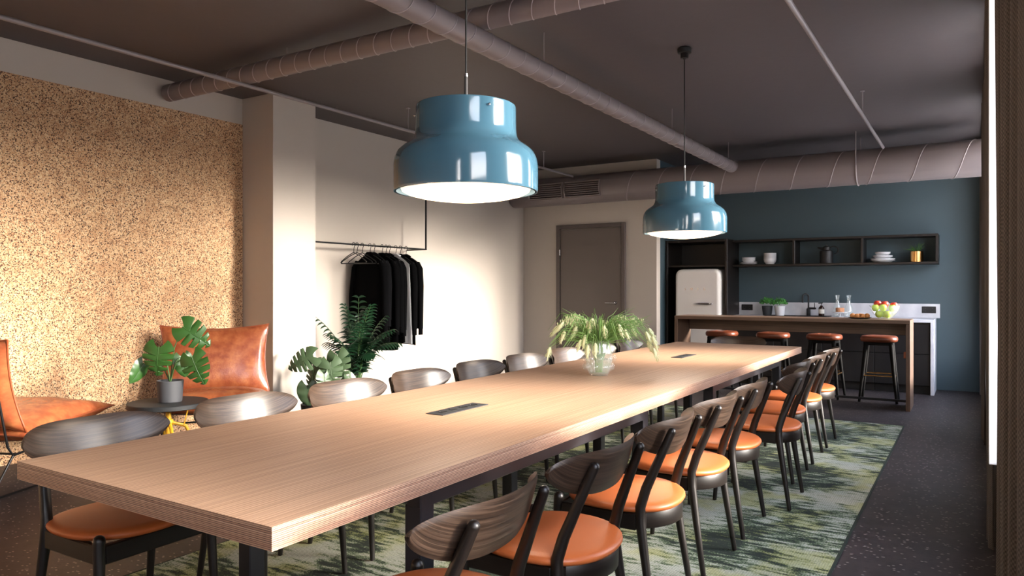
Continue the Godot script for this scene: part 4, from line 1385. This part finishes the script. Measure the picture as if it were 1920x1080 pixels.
func garment(z: float, label: String, cat: String, mt: Material, length: float, sleeves: float, thick: float, ph: float, wide := 0.235) -> void:
	var o = thing("hanging_" + cat, label, cat, Vector3(-5.62, 1.747, z), rng.randf_range(-0.06, 0.06), "clothes on the ceiling rail")
	var m = MB.new()
	var rr = []
	var top = -0.095
	for a in 22:
		var t = a / 21.0
		var y = top - length * t
		var dy = top - y
		var w = 0.055 if a == 0 else (lerpf(0.07, 0.20, clampf(dy / 0.10, 0, 1)) if dy < 0.10 else lerpf(0.20, wide, clampf((dy - 0.10) / (length - 0.10), 0, 1)))
		var th = thick * (0.35 + 0.65 * smoothstep(0.0, 0.35, t))
		var q := PackedVector3Array()
		for k in 40:
			var g = TAU * k / 40
			var fold = 1.0 + (0.28 * sin(g * 7.0 + ph + t * 1.5) + 0.15 * sin(g * 11.0 - ph)) * smoothstep(0.1, 0.9, t)
			var cx = signf(cos(g)) * pow(absf(cos(g)), 0.7)
			q.push_back(Vector3(cx * w, y + 0.006 * sin(g * 2.0 + ph), sin(g) * th * fold))
		rr.append(q)
	m.rows(rr, true)
	part("torso", m, mt, o)
	m = MB.new()
	m.tube([Vector3(-0.065, top - 0.006, 0), Vector3(-0.03, top + 0.012, 0.012), Vector3(0.03, top + 0.012, 0.012), Vector3(0.065, top - 0.006, 0), Vector3(0.03, top - 0.02, -0.012), Vector3(-0.03, top - 0.02, -0.012), Vector3(-0.065, top - 0.006, 0)], 0.012, 8)
	part("collar", m, mt, o)
	if sleeves > 0:
		for s in [-1, 1]:
			m = MB.new()
			m.tube([Vector3(s * 0.165, top - 0.085, 0), Vector3(s * 0.205, top - 0.15, 0.004), Vector3(s * 0.228, top - 0.35, 0.012), Vector3(s * 0.236, top - 0.6 * sleeves, 0.022), Vector3(s * 0.243, top - sleeves, 0.03)], [0.045, 0.05, 0.046, 0.042, 0.037], 14, false, 0.7)
			var so = part("sleeve", m, mt, o)
			var cf = MB.new()
			cf.tube([Vector3(s * 0.243, top - sleeves + 0.004, 0.03), Vector3(s * 0.245, top - sleeves - 0.07, 0.032)], 0.03, 14, false, 0.8)
			part("cuff", cf, mt, so)

func clothes_rack() -> void:
	var o = thing("clothes_rail", "thin black steel clothes rail hung from the ceiling beside the column", "clothes rail", Vector3(-5.62, 0, -6.0))
	var m = MB.new()
	m.tube([Vector3(0, 1.747, 0.93), Vector3(0, 1.747, -0.96)], 0.009, 10)
	part("rail", m, M.rod, o)
	part("post", bx(Vector3(0, (1.738 + CEIL) / 2, -0.96), Vector3(0.018, CEIL - 1.738, 0.018), 0.002), M.rod, o)
	m = MB.new()
	m.tube([Vector3(0, 1.747, -0.96), Vector3(-0.298, 1.747, -0.96)], 0.009, 10)
	part("wall_bracket", m, M.rod, o)
	var us = [-5.735, -5.785, -5.865, -5.985, -6.05, -6.18, -6.245, -6.30, -6.41, -6.49, -6.59]
	var od = ["leftmost on the rail, empty", "second from the left on the rail, empty", "third from the left on the rail, empty", "fourth from the left, under a black hoodie", "fifth from the left, under a long dark coat", "sixth from the left, in the middle of the clothes", "seventh from the left, inside the black clothes", "eighth from the left, inside the black clothes", "ninth from the left, under the white shirt", "tenth from the left, under a black jacket", "rightmost on the rail, under a black sweatshirt"]
	for k in us.size(): hanger(us[k], "black wire hanger, " + od[k])
	garment(us[3], "black hooded jacket hanging leftmost among the clothes", "jacket", M.cloth_black, 0.80, 0.78, 0.034, 0.4)
	garment(us[4], "long charcoal coat with a pale edge beside the leftmost jacket", "coat", M.cloth_grey, 1.0, 0.72, 0.022, 1.1)
	garment(us[5], "long black coat hanging in the middle of the rail", "coat", M.cloth_black, 1.06, 0.82, 0.034, 2.0)
	garment(us[6], "black shirt squeezed between the middle coat and a sweater", "shirt", M.cloth_black, 0.92, 0.80, 0.02, 2.9)
	garment(us[7], "black sweater hanging left of the white shirt", "sweater", M.cloth_black, 0.98, 0.84, 0.026, 3.7)
	garment(us[8], "white shirt showing as a bright stripe between black clothes", "shirt", M.cloth_white, 1.0, 0.0, 0.016, 4.4, 0.24)
	garment(us[9], "black jacket hanging right of the white shirt", "jacket", M.cloth_black, 1.02, 0.84, 0.03, 5.1)
	garment(us[10], "black sweatshirt hanging rightmost with a ribbed cuff", "sweater", M.cloth_black, 0.84, 0.84, 0.034, 5.8)

# ---------------------------------------------------------------- floor plants
func plant_pot(o, r, h, mt) -> void:
	var m = MB.new()
	m.lathe([Vector2(0, 0), Vector2(r * 0.78, 0), Vector2(r * 0.8, 0.006), Vector2(r, h - 0.01), Vector2(r, h), Vector2(r * 0.93, h), Vector2(r * 0.9, h - 0.03), Vector2(0, h - 0.035)], 36)
	part("pot", m, mt, o)
	m = MB.new()
	m.lathe([Vector2(0, h - 0.034), Vector2(r * 0.89, h - 0.034), Vector2(0, h - 0.025)], 20)
	part("soil", m, M.soil, o)

func floor_plants() -> void:
	var o = thing("potted_palm", "dark green feathery palm standing in front of the hanging clothes", "potted plant", Vector3(-5.31, 0, -5.47))
	plant_pot(o, 0.15, 0.28, M.black_matte)
	# fronds: end offset to the right, end height, depth, arch
	var fr = [[-0.40, 0.98, 0.05, 0.02], [0.02, 1.18, 0.02, -0.05], [-0.14, 1.10, -0.05, 0.03], [0.16, 1.10, 0.1, 0.06], [0.36, 0.86, 0.05, 0.10], [0.40, 0.72, -0.05, 0.12], [-0.24, 0.82, 0.16, 0.08], [0.22, 0.62, 0.2, 0.12], [0.08, 0.92, 0.18, 0.05], [-0.05, 0.98, -0.12, 0.0], [0.26, 0.98, -0.1, 0.05], [-0.16, 0.66, 0.22, 0.08], [0.10, 0.78, 0.24, 0.08], [-0.08, 0.86, 0.05, 0.04], [0.30, 0.80, 0.16, 0.08], [0.06, 1.06, -0.14, 0.02], [-0.30, 0.72, -0.05, 0.08]]
	for e in fr:
		var endp = VR * e[0] + Vector3(0.533, 0, 0.846) * e[2] + Vector3(0, e[1], 0)
		var root = Vector3(e[0] * 0.05, 0.255, e[2] * 0.08)
		var c1 = root + Vector3(0, (e[1] - 0.25) * 0.6, 0) + (endp - root) * Vector3(0.2, 0, 0.2)
		var pts = []
		var nseg = 16
		for k in nseg + 1:
			var t = float(k) / nseg
			pts.append(root * (1 - t) * (1 - t) + c1 * 2 * t * (1 - t) + endp * t * t + Vector3(0, e[3] * sin(PI * t), 0))
		var rad = []
		for k in nseg + 1: rad.append(lerpf(0.006, 0.0015, float(k) / nseg))
		var m = MB.new()
		m.tube(pts, rad, 6)
		var fo = part("frond", m, M.stem, o)
		var lm = MB.new()
		for k in range(3, 17):
			var t = k / 16.0
			var i0 = mini(int(t * nseg), nseg - 1)
			var p = pts[i0].lerp(pts[i0 + 1], t * nseg - i0)
			var d = (pts[i0 + 1] - pts[i0]).normalized()
			var sd = d.cross(Vector3.UP)
			if sd.length() < 0.2: sd = VR
			sd = sd.normalized()
			var L = 0.14 * sin(PI * clampf(t * 0.8 + 0.1, 0, 1)) + 0.05
			for s in [-1, 1]:
				var dirv = (sd * s * 0.9 + d * 0.65 + Vector3(0, 0.12, 0)).normalized()
				var nrm = dirv.cross(d).normalized()
				var wv = dirv.cross(nrm).normalized()
				var q = []
				for j in 5:
					var u = j / 4.0
					var c = p + dirv * L * u + Vector3(0, -0.55 * L * u * u, 0)
					var ww = 0.0125 * sin(PI * clampf(u * 0.88 + 0.08, 0, 1)) + 0.0008
					q.append(PackedVector3Array([c - wv * ww, c + nrm * 0.002, c + wv * ww]))
				lm.rows(q)
		var lo = part("leaflets", lm, M.leaf_dark, fo)
		lo.set_meta("kind", "stuff")
	o = thing("potted_monstera", "grey-green split-leaf plant on the floor beside the column", "potted plant", Vector3(-5.12, 0, -4.72))
	plant_pot(o, 0.12, 0.22, M.black_matte)
	monstera(o, [[0.0, 0.66, 0.05, 0.24, 0.12, 5, -1.15, 0.1, -0.5], [0.05, 0.56, 0.0, 0.24, 0.11, 5, -0.6, -0.4, -0.3], [0.16, 0.60, 0.05, 0.22, 0.11, 4, 0.1, 0.2, -0.2], [0.20, 0.66, -0.05, 0.24, 0.11, 4, 0.25, 0.0, -0.15], [0.12, 0.50, 0.1, 0.18, 0.09, 3, 0.0, 0.9, -0.2], [-0.03, 0.40, 0.12, 0.19, 0.095, 0, 0.05, 0.2, -0.1], [0.32, 0.47, 0.0, 0.14, 0.05, 0, 0.5, 0.5, -0.2]], Vector3(0.0, 0.19, 0.0), M.leaf_pale)

# ---------------------------------------------------------------- vase with grasses
func centrepiece() -> void:
	var at = Vector3(-1.943, TY, -4.08)
	var o = thing("glass_vase", "clear bubbled glass vase of grasses on the long table", "vase", at)
	var m = MB.new()
	m.lathe([Vector2(0, 0.001), Vector2(0.05, 0.001), Vector2(0.058, 0.008), Vector2(0.075, 0.05), Vector2(0.085, 0.11), Vector2(0.08, 0.16), Vector2(0.068, 0.195), Vector2(0.072, 0.215), Vector2(0.069, 0.215), Vector2(0.064, 0.195), Vector2(0.076, 0.158), Vector2(0.081, 0.11), Vector2(0.071, 0.052), Vector2(0.052, 0.014), Vector2(0, 0.012)], 40)
	part("glass_body", m, M.glass, o)
	for ring in 3:
		for k in 9:
			var g = TAU * (k + ring * 0.5) / 9.0
			var y = [0.055, 0.105, 0.155][ring]
			var r = [0.077, 0.086, 0.081][ring]
			var bm = MB.new()
			bm.lathe([Vector2(0, -0.024), Vector2(0.012, -0.0205), Vector2(0.021, -0.012), Vector2(0.024, 0), Vector2(0.021, 0.012), Vector2(0.012, 0.0205), Vector2(0, 0.024)], 14)
			var bo = part("glass_bubble", bm, M.bubble, o)
			bo.position = Vector3(cos(g) * r, y, sin(g) * r)
	m = MB.new()
	m.lathe([Vector2(0, 0.014), Vector2(0.05, 0.016), Vector2(0.069, 0.055), Vector2(0.077, 0.1), Vector2(0, 0.1)], 30)
	part("water", m, M.water, o)
	# grasses
	var b = thing("grass_bouquet", "loose bunch of green grasses with pale drooping seed heads in the vase", "bouquet", at + Vector3(0, 0.02, 0))
	var bl = MB.new()
	for k in 230:
		var an = rng.randf() * TAU
		var sp = 0.06 + 0.24 * sqrt(rng.randf())
		var ht = 0.22 + 0.18 * rng.randf()
		var d = Vector3(cos(an), 0, sin(an))
		var q = d * 0.02 * rng.randf()
		var endp = d * (sp + 0.04) + Vector3(0, ht * (1.0 if rng.randf() < 0.25 else 0.62), 0)
		bl.tube([q, d * 0.03 + Vector3(0, 0.17, 0), d * sp * 0.55 + Vector3(0, ht * 0.86, 0), d * sp * 0.85 + Vector3(0, ht * 0.9, 0), endp], [0.002, 0.0024, 0.0026, 0.002, 0.0006], 4)
	var bo = part("grass_blades", bl, M.grass, b)
	bo.set_meta("kind", "stuff")
	# big seed heads: offset right, height above table, depth, tilt
	var hd = [[-0.24, 0.28, 0.05, -0.7], [-0.225, 0.22, 0.06, -0.3], [-0.31, 0.12, 0.05, -0.2], [-0.155, 0.25, 0.07, -0.35], [-0.10, 0.19, 0.1, -0.15], [-0.08, 0.135, 0.12, -0.05], [-0.035, 0.145, 0.13, 0.0], [-0.06, 0.29, 0.1, -0.25], [0.16, 0.235, 0.08, 0.45], [0.30, 0.21, 0.04, 0.45], [0.335, 0.18, 0.05, 0.35], [0.335, 0.115, 0.06, 0.3], [0.33, 0.23, -0.02, 0.5], [0.12, 0.26, 0.1, 0.3], [-0.27, 0.25, -0.03, -0.6], [-0.13, 0.17, 0.1, -0.3], [0.21, 0.26, 0.0, 0.4], [0.02, 0.26, 0.13, 0.1], [0.31, 0.16, 0.02, 0.35]]
	for e in hd:
		var c = VR * e[0] + Vector3(0.533, 0, 0.846) * e[2] + Vector3(0, e[1], 0)
		var L = 0.075 + 0.02 * rng.randf()
		var down = (Vector3(0, -1, 0) + VR * e[3]).normalized()
		var st = MB.new()
		var tp = c - down * L * 0.5
		st.tube([Vector3(0, 0.0, 0), Vector3(tp.x * 0.2, 0.19, tp.z * 0.2), Vector3(tp.x * 0.7, maxf(tp.y + 0.06, 0.26), tp.z * 0.7), tp + Vector3(0, 0.012, 0), tp], [0.0018, 0.0018, 0.0014, 0.001, 0.001], 5)
		var so = part("stem", st, M.grass, b)
		var hm = MB.new()
		hm.tube([tp, tp + down * L * 0.12, tp + down * L * 0.4, tp + down * L * 0.75, tp + down * L], [0.004, 0.012, 0.0165, 0.011, 0.002], 10, false, 0.65)
		for k in 40:
			var u = rng.randf()
			var g = rng.randf() * TAU
			var rr = 0.015 * sin(PI * clampf(u * 0.9 + 0.1, 0, 1))
			var p = tp + down * L * u + Vector3(cos(g) * rr, 0, sin(g) * rr)
			hm.tube([p, p + down * 0.014 + Vector3(cos(g), 0, sin(g)) * 0.005], [0.0022, 0.0004], 4)
		part("seed_head", hm, M.seed, so)
	# oat panicles
	for e in [[-0.22, 0.345, 0.0], [-0.15, 0.36, -0.04], [0.16, 0.345, 0.0], [0.24, 0.335, -0.02], [0.05, 0.31, -0.1], [-0.06, 0.33, 0.1]]:
		var c = VR * e[0] + Vector3(0.533, 0, 0.846) * e[2] + Vector3(0, e[1], 0)
		var st = MB.new()
		st.tube([Vector3.ZERO, Vector3(c.x * 0.25, 0.2, c.z * 0.25), c * 0.7 + Vector3(0, 0.09, 0), c], 0.0014, 5)
		var so = part("stem", st, M.grass, b)
		var hm = MB.new()
		for k in 60:
			var u = rng.randf()
			var p = (c * 0.62 + Vector3(0, 0.11, 0)).lerp(c, u) + Vector3(rng.randf_range(-0.03, 0.03), -rng.randf() * 0.05, rng.randf_range(-0.03, 0.03))
			hm.tube([p + Vector3(0, 0.009, 0), p, p + Vector3(0.002, -0.012, 0)], [0.0006, 0.0042, 0.0005], 5)
		var ho = part("oat_spikelets", hm, M.seed, so)
		ho.set_meta("kind", "stuff")
